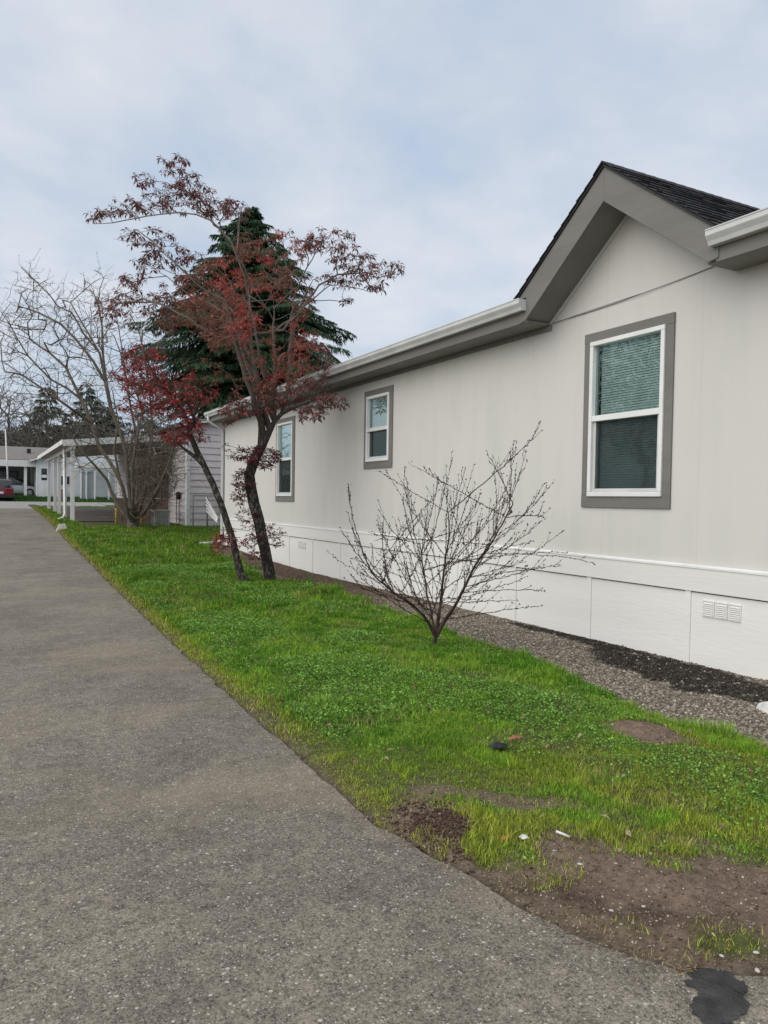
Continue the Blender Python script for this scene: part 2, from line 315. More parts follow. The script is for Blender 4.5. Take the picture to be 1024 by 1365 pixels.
def nmesh(name, V, F, mat, col=None, parent=None, smooth=False):
    """V (n,3), F list of arrays each (m,k) of one face size; col (n,3)"""
    me = bpy.data.meshes.new(name); V = np.asarray(V, np.float32)
    me.vertices.add(len(V)); me.vertices.foreach_set('co', V.ravel())
    F = [f for f in F if len(f)]
    idx = np.concatenate([f.ravel() for f in F]).astype(np.int32)
    tot = np.concatenate([np.full(len(f), f.shape[1]) for f in F]).astype(np.int32)
    st = np.concatenate([[0], np.cumsum(tot)[:-1]]).astype(np.int32)
    me.loops.add(len(idx)); me.loops.foreach_set('vertex_index', idx)
    me.polygons.add(len(tot)); me.polygons.foreach_set('loop_start', st); me.polygons.foreach_set('loop_total', tot)
    if smooth: me.polygons.foreach_set('use_smooth', np.ones(len(tot), bool))
    me.update(calc_edges=True)
    if col is not None:
        a = me.color_attributes.new('Col', 'FLOAT_COLOR', 'POINT')
        c = np.ones((len(V), 4), np.float32); c[:, :3] = col; a.data.foreach_set('color', c.ravel())
    me.materials.append(mat)
    o = bpy.data.objects.new(name, me); COL.objects.link(o)
    if parent is not None: parent_to(o, parent)
    return o
def copy_tree(o, parent=None):
    c = o.copy(); COL.objects.link(c)
    if parent is not None: c.parent = parent
    for ch in [q for q in bpy.data.objects if q.parent == o]: copy_tree(ch, c)
    return c
# value noise
_T = rng.random((256, 256))
def vn(x, y):
    x = np.asarray(x, float); y = np.asarray(y, float)
    xi = np.floor(x).astype(int); yi = np.floor(y).astype(int); fx = x-xi; fy = y-yi
    fx = fx*fx*(3-2*fx); fy = fy*fy*(3-2*fy); g = lambda a, b: _T[a & 255, b & 255]
    return (g(xi, yi)*(1-fx)+g(xi+1, yi)*fx)*(1-fy) + (g(xi, yi+1)*(1-fx)+g(xi+1, yi+1)*fx)*fy
def fbm(x, y, s=1, o=4):
    r = 0; a = .5; t = 0
    for i in range(o): r = r + a*vn(x*s+17.3*i, y*s+9.1*i); t += a; a *= .5; s *= 2.07
    return r/t
def sstep(a, b, x): t = np.clip((x-a)/(b-a), 0, 1); return t*t*(3-2*t)

# ------------------------------------------------------------------ terrain
PY = [-50, 14, 17, 20.5, 24, 28, 36, 45, 58, 63, 90, 400]
PZ = [0, 0, .05, .2, .38, .55, .74, .88, 1.03, 1.36, 1.6, 1.6]
def tz(Y): return np.interp(Y, PY, PZ)
def edge(Y):
    return np.interp(Y, [-5, 0, 1.2, 1.45, 1.6, 1.94, 2.39, 3, 4, 5.6, 7, 9, 16.6, 24, 41],
                        [3.5, 3.2, 2.75, 2.25, 1.98, 1.79, 1.72, 1.6, 1.62, 1.645, 1.685, 1.75, 2.02, 2.0, 2.2])
def gedge(Y):
    b = np.interp(Y, [0, 2.86, 3.3, 3.7, 4.37, 4.85, 5.6, 7.1, 8.9, 11, 13, 15.3, 17.5, 19.5, 20.6, 21],
                     [4.2, 4.2, 4.2, 4.16, 4.3, 4.43, 4.56, 4.67, 4.78, 4.86, 4.95, 5.1, 4.95, 5.2, 5.7, 20])
    return b + .34*(fbm(Y*1.0, Y*0+3.3, 2.6, 4)-.5)
def ell(x, y, cx, cy, rx, ry, a=0):
    c, s = math.cos(a), math.sin(a); u = (x-cx)*c+(y-cy)*s; v = -(x-cx)*s+(y-cy)*c
    return np.sqrt((u/rx)**2+(v/ry)**2)
def bare(x, y):
    """0..1 how bare the soil is (no grass)"""
    j = .85*(fbm(x, y, 5.0, 5)-.5)*2
    def blob(*a, k=1.0): return 1-sstep(.55, 1.25, ell(x, y, *a)+j*k)
    b = blob(1.86, 2.80, .22, .33, -.2)                                    # broken edge by the asphalt
    b = np.maximum(b, blob(2.25, 1.98, .78, .33, -.78))                    # long muddy patch
    b = np.maximum(b, blob(2.85, 1.35, .55, .38, -.78)); b = np.maximum(b, .93*(1-sstep(.10, .26, x-edge(y)+.12*j))*(y < 2.62)*(y > .9))
    b = np.maximum(b, .8*blob(2.33, 2.80, .26, .10, -.7)); b = np.maximum(b, .7*blob(2.06, 3.12, .18, .09, -.7))
    b = np.maximum(b, blob(3.70, 3.38, .20, .26, .2)); b = np.maximum(b, .7*blob(2.62, 2.2, .2, .09, -.7))
    tuft = 1-sstep(.7, 1.15, ell(x, y, 1.86, 2.55, .085, .17, -.25)+j*.5)
    tuft2 = 1-sstep(.7, 1.15, ell(x, y, 1.98, 2.66, .13, .09, 0)+j*.5)
    b = b*(1-np.maximum(tuft, tuft2))
    # soil showing along the far wall
    far = 1-sstep(.7, 1.1, ell(x, y, 4.95, 13.2, .35, 2.4, 0)+j); b = np.maximum(b, far*(x > 4.55))
    return b
def ghz(x, y):
    """ground height"""
    z = tz(y) + 0*x
    e = edge(y)
    t = sstep(-.09, .09, x-e + .05*(fbm(x, y, 9, 3)-.5)*2)
    near = np.clip(1-(np.abs(y)-40)/10, 0, 1)
    lawn = sstep(0, .5, x-e)*(1-sstep(-.3, .1, x-gedge(y)))
    lawn = lawn*(1-sstep(27.2, 28.2, y)*sstep(2.7, 2.9, x)*(x < 6.4))
    z = z - .05*(1-t)*near + .012*t*near + lawn*(.03+.05*(fbm(x, y, 1.3, 3)-.4))*near
    z = z + near*t*.018*(fbm(x, y, 6, 3)-.5) + near*t*.01*(fbm(x, y, 24, 2)-.5)
    z = z + np.where((np.abs(y-2.1) < 1.4) & (x < 3.5), .022*bare(x, y)*(fbm(x, y, 16, 4)-.5)+.03*bare(x, y)*(fbm(x, y*1.0, 5, 2)-.5), 0)*t
    z = z + .055*np.exp(-ell(x, y, 3.70, 3.38, .17, .22, .2)**2)         # molehill
    z = z - .03*np.exp(-ell(x, y, 2.15, 2.0, .45, .12, -.78)**2*1.2)
    z = z + .05*np.exp(-ell(x, y, 4.8, 11.0, .3, 1.6)**2)
    return z
gx = np.concatenate([[-300, -100, -40, -15, -6, -2, 0, .8], np.arange(1.3, 1.6, .05), np.arange(1.6, 3.4, .022), np.arange(3.4, 6.4, .05), [7, 8.5, 11, 15, 22, 40, 100, 300]])
gy = np.concatenate([[-50, -12, -4, -1], np.arange(0, .9, .06), np.arange(.9, 3.4, .022), np.arange(3.4, 10, .06), np.arange(10, 26, .13), np.arange(26, 70, .8), [75, 90, 130, 200, 400, 900]])
GX, GY = np.meshgrid(gx, gy); GZ = ghz(GX, GY)
nx, ny = len(gx), len(gy)
V = np.stack([GX.ravel(), GY.ravel(), GZ.ravel()], 1)
ii = (np.arange(ny-1)[:, None]*nx + np.arange(nx-1)[None, :]).ravel()
Fq = np.stack([ii, ii+1, ii+1+nx, ii+nx], 1)
X_, Y_ = V[:, 0], V[:, 1]
lawnc = np.array([.085, .095, .035]); soilc = np.array([.185, .135, .102]); gravc = np.array([.16, .135, .105]); soil2 = np.array([.115, .08, .06])
c = np.tile(lawnc, (len(V), 1))
bm = bare(X_, Y_)[:, None]; c = c*(1-bm) + (soilc*(1-.0*bm))*bm
wetd = (np.exp(-ell(X_, Y_, 2.0, 2.05, .5, .1, -.85)**2)*.75*sstep(.3, .6, fbm(X_, Y_, 7, 3)))[:, None]; c = c*(1-wetd) + np.array([.05, .034, .026])*wetd
gm = sstep(-.06, .06, X_-gedge(Y_)+.06*(fbm(X_, Y_, 8, 3)-.5)*2)[:, None]
sf = sstep(8.0, 12, Y_+3*(fbm(X_, Y_, 2, 3)-.5))[:, None]
c = c*(1-gm) + (gravc*(1-sf) + soil2*sf)*gm
def wetmask(x, y):
    j = (fbm(x, y, 6, 4)-.5)*.9
    a = 1-sstep(.85, 1.1, ell(x, y, 5.45, 4.6, .42, 1.15, -.12)+j); b = 1-sstep(.8, 1.1, ell(x, y, 5.78, 6.2, .14, 1.3, 0)+j)
    return np.maximum(a, b)
wm = (wetmask(X_, Y_)*gm[:, 0])[:, None]; c = c*(1-wm*.82)
rd = (1-sstep(.5, 1.1, ell(X_, Y_, 4.72, 7.75, .2, .45)+(fbm(X_, Y_, 6, 3)-.5)))[:, None]; c = c*(1-rd*.8)+np.array([.24, .13, .09])*rd*.8
e_ = sstep(.12, -.02, X_-edge(Y_))[:, None]*(Y_ < 30)[:, None]; c = c*(1-e_)+np.array([.12, .10, .075])*e_
farm = (Y_ > 41)[:, None]; c = np.where(farm, np.array([.06, .085, .03]), c)
ground = nmesh('ground', V, [Fq], M['ground'], c, smooth=True); tag(ground, None, None, kind='structure')

def strip(name, ys, x0f, x1f, lift, mat, nxs=2):
    V = []; F = []
    for i, y in enumerate(ys):
        a, b = x0f(y), x1f(y)
        for j in range(nxs): V.append((a+(b-a)*j/(nxs-1), y, float(tz(y))+lift))
        if i:
            for j in range(nxs-1):
                q = (i-1)*nxs+j; F.append((q, q+1, q+1+nxs, q+nxs))
    me = bpy.data.meshes.new(name); me.from_pydata(V, [], F); me.materials.append(mat)
    o = bpy.data.objects.new(name, me); COL.objects.link(o); tag(o, None, None, kind='structure'); return o
ysr = list(np.arange(-6, 30, .03))+list(np.arange(30, 41.01, .5))
strip('road', ysr, lambda y: -7.0, lambda y: float(edge(y)) + .05*(float(fbm(np.array(y), np.array(2.2), 6, 3))-.5), .004, M['asphalt'], 3)
strip('cross_road', list(np.arange(41.0, 57.6, .5)), lambda y: -60, lambda y: 60, .004, M['asphalt2'])
strip('driveway', list(np.arange(28.4, 41.0, .5)), lambda y: 2.95, lambda y: 6.15, .006+.03, M['slab'])

# ------------------------------------------------------------------ gravel, stones, grass
def stones(name, x, y, z, size, cols, label, cat, stuff=True):
    n = len(x)
    base = np.array([(1,0,0),(0,1,0),(-1,0,0),(0,-1,0),(0,0,1),(0,0,-1)], float)
    tri = np.array([(0,1,4),(1,2,4),(2,3,4),(3,0,4),(1,0,5),(2,1,5),(3,2,5),(0,3,5)])
    V = base[None]*(.6+.8*rng.random((n, 6, 1)))
    th = rng.random(n)*6.28; c, s = np.cos(th)[:, None], np.sin(th)[:, None]
    sc = size[:, None, None]*(.6+.7*rng.random((n, 1, 3)))*np.array([1, 1, .6]); V = V*sc
    X = V[:, :, 0]*c-V[:, :, 1]*s; Yv = V[:, :, 0]*s+V[:, :, 1]*c
    V = np.stack([X+x[:, None], Yv+y[:, None], V[:, :, 2]+z[:, None]], 2).reshape(-1, 3)
    F = (tri[None]+6*np.arange(n)[:, None, None]).reshape(-1, 3)
    o = nmesh(name, V, [F], M['stone'], np.repeat(cols, 6, 0)); tag(o, label, cat, kind='stuff'); return o
n = 95000
y = 2.2 + 14*rng.random(n)**1.9; x = 4.05+1.85*rng.random(n)
k = (x > gedge(y)-.03+.1*rng.random(n)) & (rng.random(n) > .6*sstep(8, 12, y)); x, y = x[k], y[k]; n = len(x)
size = .006+.013*rng.random(n)**2.2
pal = np.array([(.30, .262, .215), (.22, .19, .155), (.15, .128, .105), (.42, .38, .32), (.26, .21, .16), (.10, .085, .072)])
cc = pal[rng.integers(0, 6, n)]*(.75+.4*rng.random((n, 1)))
wmk = wetmask(x, y)[:, None]; cc = cc*(1-wmk*.82*(rng.random((n, 1)) > .06))
so_ = sstep(8, 12, y)[:, None]; cc = cc*(1-so_*.45)*(1-so_*np.array([0, .12, .2]))
stones('gravel', x, y, ghz(x, y)+.001, size, cc, 'grey brown crushed gravel strip along the foot of the house wall', 'gravel')
# small stones and crumbs on the muddy edge
n = 60000
x = 1.6+2.2*rng.random(n); y = .9+2.4*rng.random(n); bm_ = bare(x, y)
k = ((bm_ > .4) | ((np.abs(x-edge(y)) < .05) & (rng.random(n) < .5))) & (x > edge(y)-.07); x, y = x[k], y[k]; n = len(x)
size = .0014+.007*rng.random(n)**6
pal = np.array([(.40, .37, .32), (.11, .08, .06), (.19, .14, .105), (.095, .068, .05), (.28, .23, .18)])
cc = pal[rng.choice(5, n, p=[.12, .15, .43, .12, .18])]*(.7+.5*rng.random((n, 1)))
stones('soil_crumbs', x, y, ghz(x, y)+.001, size, cc, 'soil crumbs and pale pebbles scattered over the muddy patch beside the asphalt', 'soil crumbs')

def grass_mask(x, y):
    m = (x > edge(y)+.015+.05*(fbm(x, y, 8, 3)-.3)) & (x < gedge(y)+.02*0)
    b = bare(x, y); m &= rng.random(len(x)) > b**1.1
    return m
def blades(x, y, z, h, wd, col, lean=.55, name='grass', label='', cat='grass'):
    n = len(x); th = rng.random(n)*2*math.pi; dx, dy = np.cos(th), np.sin(th); ph = th + rng.normal(0, .5, n)
    ln = h*lean*rng.random(n)*1.6; lx, ly = np.cos(ph+1.57)*ln, np.sin(ph+1.57)*ln
    P = lambda f, g, side: np.stack([x+lx*f+dx*wd*side*g, y+ly*f+dy*wd*side*g, z+h*(f**.7 if f else 0) if f < 1 else z+h*(1-.25*(ln/h)**2)], 1)
    V = np.stack([P(0, 1, -.5), P(0, 1, .5), P(.4, .8, .5), P(.4, .8, -.5), P(1, 0, 0)], 1).reshape(-1, 3)
    b = 5*np.arange(n)[:, None]
    C = np.repeat(col[:, None, :], 5, 1).reshape(-1, 3)
    o = nmesh(name, V, [b+np.array([0, 1, 2, 3]), b+np.array([3, 2, 4])], M['grass'], C); tag(o, label, cat, kind='stuff'); return o
def rnd_lawn(n, y0, y1, x1=5.6):
    y = y0+(y1-y0)*rng.random(n); x = 1.5+(x1-1.5)*rng.random(n); return x, y
xs, ys, hs, ws = [], [], [], []
for (n, y0, y1, h0, w0, x1) in ((300000, 1.0, 4.2, .021, .0030, 4.4), (200000, 4.2, 8.5, .030, .0052, 4.9), (130000, 8.5, 16, .045, .009, 5.4), (90000, 16, 25.5, .055, .015, 8.2)):
    x, y = rnd_lawn(n, y0, y1, x1); k = grass_mask(x, y); x, y = x[k], y[k]
    cl = fbm(x, y, 1.7, 4); e = x-edge(y)
    k = rng.random(len(x)) < (.75+.8*sstep(.35, .6, cl))*(.85+.15*sstep(0, .3, e)); x, y = x[k], y[k]
    th_ = sstep(.56, .70, fbm(x+7, y+31, 2.6, 4)); k = rng.random(len(x)) > .62*th_*(1-.5*sstep(4, 7, y)); x, y = x[k], y[k]
    cl = fbm(x, y, 1.7, 4); e = x-edge(y); tf = fbm(x, y, 7, 2)
    hh = h0*(.4+1.1*rng.random(len(x))**1.5)*(.65+.7*sstep(.35, .65, cl)+.9*sstep(.5, .72, tf))*(.72+.28*sstep(0, .45, e))*(1+.9*sstep(-.22, -.03, x-gedge(y)))
    xs.append(x); ys.append(y); hs.append(hh); ws.append(np.full(len(x), w0)*(.7+.6*rng.random(len(x))))
# verge by the carport posts
n = 9000; y = 24+17*rng.random(n); x = edge(y)+.95*rng.random(n); k = (x < 2.75+.2*rng.random(n)); x, y = x[k], y[k]
xs.append(x); ys.append(y); hs.append(.05+.05*rng.random(len(x))); ws.append(np.full(len(x), .02))
x, y, h_, wd = map(np.concatenate, (xs, ys, hs, ws))
lush = np.array([.085, .250, .020]); mid_ = np.array([.195, .365, .036]); yel = np.array([.44, .46, .060]); straw = np.array([.34, .28, .14])
v = fbm(x, y, 1.1, 3); v2 = fbm(x+40, y, 3.2, 3); e = x-edge(y)
yf = np.clip((1-sstep(.02, .22+.55*v*sstep(6, 2.5, y)+.12*v2, e))*.85 + .7*(1-sstep(2.6, 4.2, y+ .8*e*0))*(v2 > .42) + .25*rng.random(len(x)), 0, 1)
lf = sstep(.44, .56, v2)
col = (mid_*(1-lf)[:, None]+lush*lf[:, None]); col = col*(1-yf*.75)[:, None]+yel*(yf*.75)[:, None]
col = col*(1-.26*sstep(6, 12, y))[:, None]; bz = bare(x, y); ps = .03+.34*bz+.25*(e < .12)+.08*(yf > .7)+.22*sstep(.53, .68, fbm(x+7, y+31, 2.6, 4))
s_ = rng.random(len(x)) < ps; col[s_] = straw; col = col*np.clip(np.exp(rng.normal(0, .42, (len(x), 1))), .35, 2.0)
blades(x, y, ghz(x, y)-.004, h_, wd, col, .7, 'grass', 'green lawn grass between the asphalt road and the gravel strip')
# far verge of the cross road
n = 14000; y = 57.6+6*rng.random(n); x = -2+22*rng.random(n)
blades(x, y, tz(y)-.01, .10+.12*rng.random(n), np.full(n, .06), np.array([.055, .13, .03])*(.7+.6*rng.random((n, 1))), .5, 'far_grass', 'green grass bank in front of the white house beyond the cross road')
# low leafy ground cover (clover and weeds)
n = 280000
y = 1.6+14*rng.random(n)**1.35; x = 1.6+3.4*rng.random(n)
cl = fbm(x+11, y+5, 1.25, 3); k = grass_mask(x, y) & (x-edge(y) > .22) & (cl+.34*rng.random(n) > .63+.12*(y < 3.4)); x, y = x[k], y[k]; n = len(x)
cen = np.stack([x, y, ghz(x, y)+.015+.055*rng.random(n)*sstep(.5, .62, fbm(x+11, y+5, 1.25, 3))], 1)
rad = (.0030+.0036*rng.random(n))*(1+.11*y)
a = rng.normal(size=(n, 3)); a[:, 2] += 2.2; a /= np.linalg.norm(a, axis=1)[:, None]
t1 = np.cross(a, np.tile([0.3, 1, 0.1], (n, 1))); t1 /= np.linalg.norm(t1, axis=1)[:, None]; t2 = np.cross(a, t1)
ang = rng.random(n)*6.28; ca, sa = np.cos(ang)[:, None], np.sin(ang)[:, None]; t1, t2 = t1*ca+t2*sa, -t1*sa+t2*ca
rr = rad[:, None]
V = np.stack([cen-t1*rr, cen-t1*rr*.3+t2*rr*.8, cen+t1*rr*.8+t2*rr*.45, cen+t1*rr*.8-t2*rr*.45, cen-t1*rr*.3-t2*rr*.8], 1).reshape(-1, 3)
F = 5*np.arange(n)[:, None]+np.arange(5)
cc = np.array([.165, .315, .058])*np.clip(np.exp(rng.normal(0, .5, (n, 1))), .3, 2.0)+np.array([.03, .03, .02])*(rng.random((n, 1)) > .8)
o = nmesh('clover', V, [F], M['grass'], np.repeat(cc, 5, 0)); tag(o, 'patches of small round leaved clover and weeds in the lawn', 'clover', kind='stuff')
# straw and dead leaves along the asphalt edge
n = 2600; y = 1.6+22*rng.random(n)**1.6; x = edge(y)+rng.normal(.02, .05, n)
th = rng.random(n)*6.28; ln = (.004+.012*rng.random(n))*(.6+.1*y); wd_ = .0012+.003*rng.random(n)*(.6+.1*y); cz = np.maximum(ghz(x, y), tz(y)+.004)+.004+.008*rng.random(n)
dxy = np.stack([np.cos(th), np.sin(th), rng.normal(0, .2, n)], 1)*ln[:, None]; pxy = np.stack([-np.sin(th), np.cos(th), 0*th], 1)*wd_[:, None]
cen = np.stack([x, y, cz], 1); V = np.stack([cen-dxy, cen+pxy, cen+dxy, cen-pxy], 1).reshape(-1, 3); V[:, 2] = np.maximum(V[:, 2], tz(V[:, 1])+.006)
cc = np.array([(.36, .28, .15), (.25, .17, .09), (.45, .38, .25), (.16, .11, .07)])[rng.integers(0, 4, n)]
o = nmesh('dry_litter', V, [4*np.arange(n)[:, None]+np.arange(4)], M['grass'], np.repeat(cc, 4, 0)); tag(o, 'dry straw and leaf crumbs lying along the road edge', 'leaf litter', kind='stuff')

# ------------------------------------------------------------------ the near house
WX = 5.9
house = thing('manufactured_house', 'long light greige house with white skirting, taupe trimmed windows and a small gable', 'house', (WX, 9, 0))
Y0, Y1 = -4.0, 20.5
wins = [(5.11, 6.33, 1.46, 3.36, 2.42), (10.74, 11.76, 2.04, 3.38, 2.70), (15.08, 16.22, 1.44, 3.28, 2.37)]
def wall_with_holes(x, y0, y1, z0, z1, holes, depth=.12):
    ysn = sorted({y0, y1, *[h[0] for h in holes], *[h[1] for h in holes]}); zs = sorted({z0, z1, *[h[2] for h in holes], *[h[3] for h in holes]})
    mb = MB(); id_ = {}
    def v(y, z, X=x):
        k = (round(y, 4), round(z, 4), X)
        if k not in id_: id_[k] = len(mb.v); mb.v.append((X, y, z))
        return id_[k]
    for a, b in zip(ysn, ysn[1:]):
        for c_, d_ in zip(zs, zs[1:]):
            if any(h[0]-1e-5 <= a and b <= h[1]+1e-5 and h[2]-1e-5 <= c_ and d_ <= h[3]+1e-5 for h in holes): continue
            mb.f.append((v(a, c_), v(a, d_), v(b, d_), v(b, c_)))
    for h in holes:
        q = [(h[0], h[2]), (h[1], h[2]), (h[1], h[3]), (h[0], h[3])]
        for i in range(4):
            p, r_ = q[i], q[(i+1) % 4]; mb.f.append((v(*p), v(*r_), v(*r_, x+depth), v(*p, x+depth)))
    return mb
holes = [(a+.06, b-.06, c_+.06, d_-.06) for a, b, c_, d_, m_ in wins]
mb = wall_with_holes(WX, Y0, Y1, .90, 3.66, holes)
# gable triangle, flush above
GY_, GZT, HS = 5.69, 4.72, 1.48
n_ = len(mb.v); mb.v += [(WX, GY_-HS, 3.66), (WX, GY_+HS, 3.66), (WX, GY_, GZT)]; mb.f.append((n_, n_+2, n_+1))
# the other three sides
mb.f_ = None
def quad(*p):
    n = len(mb.v); mb.v.extend(p); mb.f.append(tuple(range(n, n+4)))
X2 = WX+8.0
quad((WX, Y1, 0.0), (WX, Y1, 3.66), (X2, Y1, 3.66), (X2, Y1, 0.0)); quad((WX, Y0, 0), (X2, Y0, 0), (X2, Y0, 3.66), (WX, Y0, 3.66)); quad((X2, Y0, 0), (X2, Y1, 0), (X2, Y1, 3.66), (X2, Y0, 3.66))
for Yq in (Y0, Y1):
    n = len(mb.v); mb.v += [(WX, Yq, 3.66), (WX+4, Yq, 4.98), (X2, Yq, 3.66)]; mb.f.append((n, n+1, n+2))
mb.build('wall', M['wall'], house)
# horizontal seam strip where the gable panel meets (a thin drip line carried by the cable)
mb = MB(); mb.box(WX-.028, WX+.05, Y0, Y1-.002, .695, .915); mb.build('rim_board', M['band'], house, .003)
mb = MB(); mb.box(WX-.036, WX-.0285, Y0, Y1-.002, .912, .93); mb.prism([(WX-.036, 0, .93), (WX-.003, 0, .945), (WX-.003, 0, .912), (WX-.036, 0, .912)], (0, Y0, 0), (0, Y1-.002, 0))
mb.v = mb.v[8:]; mb.f = [tuple(i-8 for i in f) for f in mb.f[6:]]
mb.build('drip_edge', M['white'], house)
mb = MB(); mb.box(WX-.004, WX+.05, Y0, Y1-.003, -.12, .682)
mb.build('skirting', M['skirt'], house)
mb = MB()
for yb in [x_ for x_ in np.arange(Y0+.2, Y1, 1.31)]:
    yb = yb + (4.87-(Y0+.2)) % 1.31
    if yb < Y1-.1: MB().box(WX-.016, WX-.0045, yb-.032, yb+.032, -.1, .70).build('skirting_batten', M['skirt'], house, .002)
mb = MB(); mb.box(WX-.02, WX+.1, Y1+.001, Y1+.02, -.05, 3.6); mb.box(WX-.022, WX-.0005, Y1-.09, Y1+.0005, -.05, 3.6); mb.build('corner_board', M['band'], house, .003)
# foundation vents
for vy in (4.505, 14.6):
    mb = MB()
    for k_ in range(3):
        yc = vy+(k_-1)*.137
        fr = ((yc-.062, yc+.062, .616, .624), (yc-.062, yc+.062, .474, .480), (yc-.062, yc-.054, .4805, .6155), (yc+.054, yc+.062, .4805, .6155))
        for a, b, c_, d_ in fr: mb.box(WX-.016, WX-.0042, a, b, c_, d_)
        for q in range(7):
            z_ = .488+q*.018
            mb.prism([(WX-.020, yc-.053, z_), (WX-.0045, yc-.053, z_+.012), (WX-.0045, yc-.053, z_+.009), (WX-.021, yc-.053, z_-.003)], (0, 0, 0), (0, .106, 0))
    v_ = mb.build('foundation_vent', M['skirt'], house)
# windows
def pane(name, x, a, b, c_, d_, mat, par):
    q = MB(); q.v = [(x, a, c_), (x, a, d_), (x, b, d_), (x, b, c_)]; q.f = [(0, 1, 2, 3)]; return q.build(name, mat, par)
def window(y0, y1, z0, z1, mz, depth_hint):
    # taupe trim boards are the part, everything else sits on it
    mb = MB(); tw = .105
    mb.box(WX-.022, WX-.0005, y0, y1, z1-tw, z1); mb.box(WX-.022, WX-.0005, y0, y1, z0, z0+tw+.02)
    mb.box(WX-.020, WX-.0005, y0+.001, y0+tw, z0+tw+.0205, z1-tw-.0005); mb.box(WX-.020, WX-.0005, y1-tw, y1-.001, z0+tw+.0205, z1-tw-.0005)
    win = mb.build('window', M['taupe'], house, .003)
    a, b, c_, d_ = y0+.10, y1-.10, z0+.118, z1-.10; fw = .048
    mb = MB(); X0, X1 = WX-.040, WX+.05
    mb.box(X0, X1, a, b, d_-fw, d_); mb.box(X0, X1, a, b, c_, c_+fw); mb.box(X0+.001, X1, a, a+fw, c_+fw, d_-fw); mb.box(X0+.001, X1, b-fw, b, c_+fw, d_-fw)
    mb.build('frame', M['white'], win, .006)
    mb = MB(); mb.box(X0+.004, X1, a+fw, b-fw, mz-.028, mz+.034); mb.build('meeting_rail', M['white'], win, .005)
    # lower sash, set further in, greyish vinyl
    mb = MB(); s0, s1, t0, t1 = a+fw+.002, b-fw-.002, c_+fw+.002, mz-.03; sw = .036; XS = WX-.008
    mb.box(XS, X1, s0, s1, t0, t0+sw); mb.box(XS, X1, s0, s0+sw, t0+sw, t1); mb.box(XS, X1, s1-sw, s1, t0+sw, t1)
    mb.build('lower_sash', M['gutter'], win, .003)
    pane('upper_pane', WX+.015, a+fw, b-fw, mz+.03, d_-fw, M['glass'], win)
    pane('lower_pane', WX+.027, s0+sw, s1-sw, t0+sw, t1, M['glass'], win)
    pane('insect_screen', WX+.002, s0+sw, s1-sw, t0+sw, t1, M['screen'], win)
    mb = MB(); z_ = c_+.02
    while z_ < d_-.05:
        mb.prism([(WX+.072, a+.07, z_), (WX+.086, a+.07, z_+.0255), (WX+.0875, a+.07, z_+.0250), (WX+.0735, a+.07, z_-.0005)], (0, 0, 0), (0, (b-a)-.14, 0)); z_ += .027
    mb.box(WX+.07, WX+.10, a+.06, b-.06, d_-.048, d_-.012)
    mb.build('blind', M['blind'], win)
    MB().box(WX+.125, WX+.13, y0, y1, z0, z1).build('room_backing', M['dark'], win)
for w_ in wins: window(*w_, 0)

# roof, eaves, gutters
FX = 5.50; EZ0, EZ1 = 3.57, 3.84; GL, GR = 6.88, 4.38      # gutter ends either side of the gable
mb = MB()
mb.box(FX, FX+.03, GL, Y1+.15, EZ0, EZ1-.02); mb.box(FX, FX+.03, Y0-.15, GR-.02, EZ0, EZ1-.02)
mb.build('fascia', M['taupe'], house, .003)
mb = MB(); mb.box(FX+.031, WX-.001, Y0-.15, GY_-1.22, EZ0+.012, EZ0+.03); mb.box(FX+.031, WX-.001, GY_+1.22, Y1+.15, EZ0+.012, EZ0+.03)
mb.box(WX-.03, WX-.0012, GL+.02, Y1-.1, EZ0-.045, EZ0+.0115); mb.box(WX-.03, WX-.0012, Y0, GR-.3, EZ0-.045, EZ0+.0115)
mb.build('soffit', M['soffit'], house)
sl_ = .33
def mz_(X): return EZ1+(X-FX+.03)*sl_
mb = MB()
for xs_, ya_, yb_ in ((FX-.05, Y0-.2, GR), (WX+.04, GR+.001, GL-.001), (FX-.05, GL, Y1+.2)):
    mb.prism([(xs_, 0, mz_(xs_)), (WX+4, 0, mz_(WX+4)), (WX+4, 0, mz_(WX+4)-.03), (xs_, 0, mz_(xs_)-.025)], (0, ya_, 0), (0, yb_, 0))
mb.prism([(X2+.45, 0, mz_(FX)), (WX+4, 0, mz_(WX+4)), (WX+4, 0, mz_(WX+4)-.03), (X2+.45, 0, mz_(FX)-.03)], (0, Y0-.2, 0), (0, Y1+.2, 0))
mb.build('roof', M['shingle'], house)
mb = MB()   # far gable rake boards
mb.beam((FX, Y1+.17, EZ1-.1), (WX+4, Y1+.17, mz_(WX+4)-.13), .03, .2); mb.beam((X2+.4, Y1+.17, EZ1-.1), (WX+4, Y1+.17, mz_(WX+4)-.13), .03, .2); mb.build('rake_board', M['taupe'], house)
def gutter(ya, yb):
    z0 = EZ1-.145
    pts = [(FX-.001, 0, z0+.125), (FX-.001, 0, z0), (FX-.075, 0, z0), (FX-.088, 0, z0+.035), (FX-.112, 0, z0+.068), (FX-.118, 0, z0+.078), (FX-.118, 0, z0+.118), (FX-.124, 0, z0+.120), (FX-.124, 0, z0+.130), (FX-.105, 0, z0+.130), (FX-.105, 0, z0+.108), (FX-.10, 0, z0+.07), (FX-.07, 0, z0+.012), (FX-.012, 0, z0+.012), (FX-.012, 0, z0+.125)]
    mb = MB(); mb.prism(pts, (0, ya, 0), (0, yb, 0))
    for ye in (ya-.002, yb):
        mb.prism([pts[0], pts[1], pts[2], pts[3], pts[4], pts[5], pts[6], (FX-.118, 0, z0+.128)], (0, ye, 0), (0, ye+.002, 0))
    return mb.build('gutter', M['gutter'], house)
gutter(GL, Y1+.13); gutter(Y0, GR)
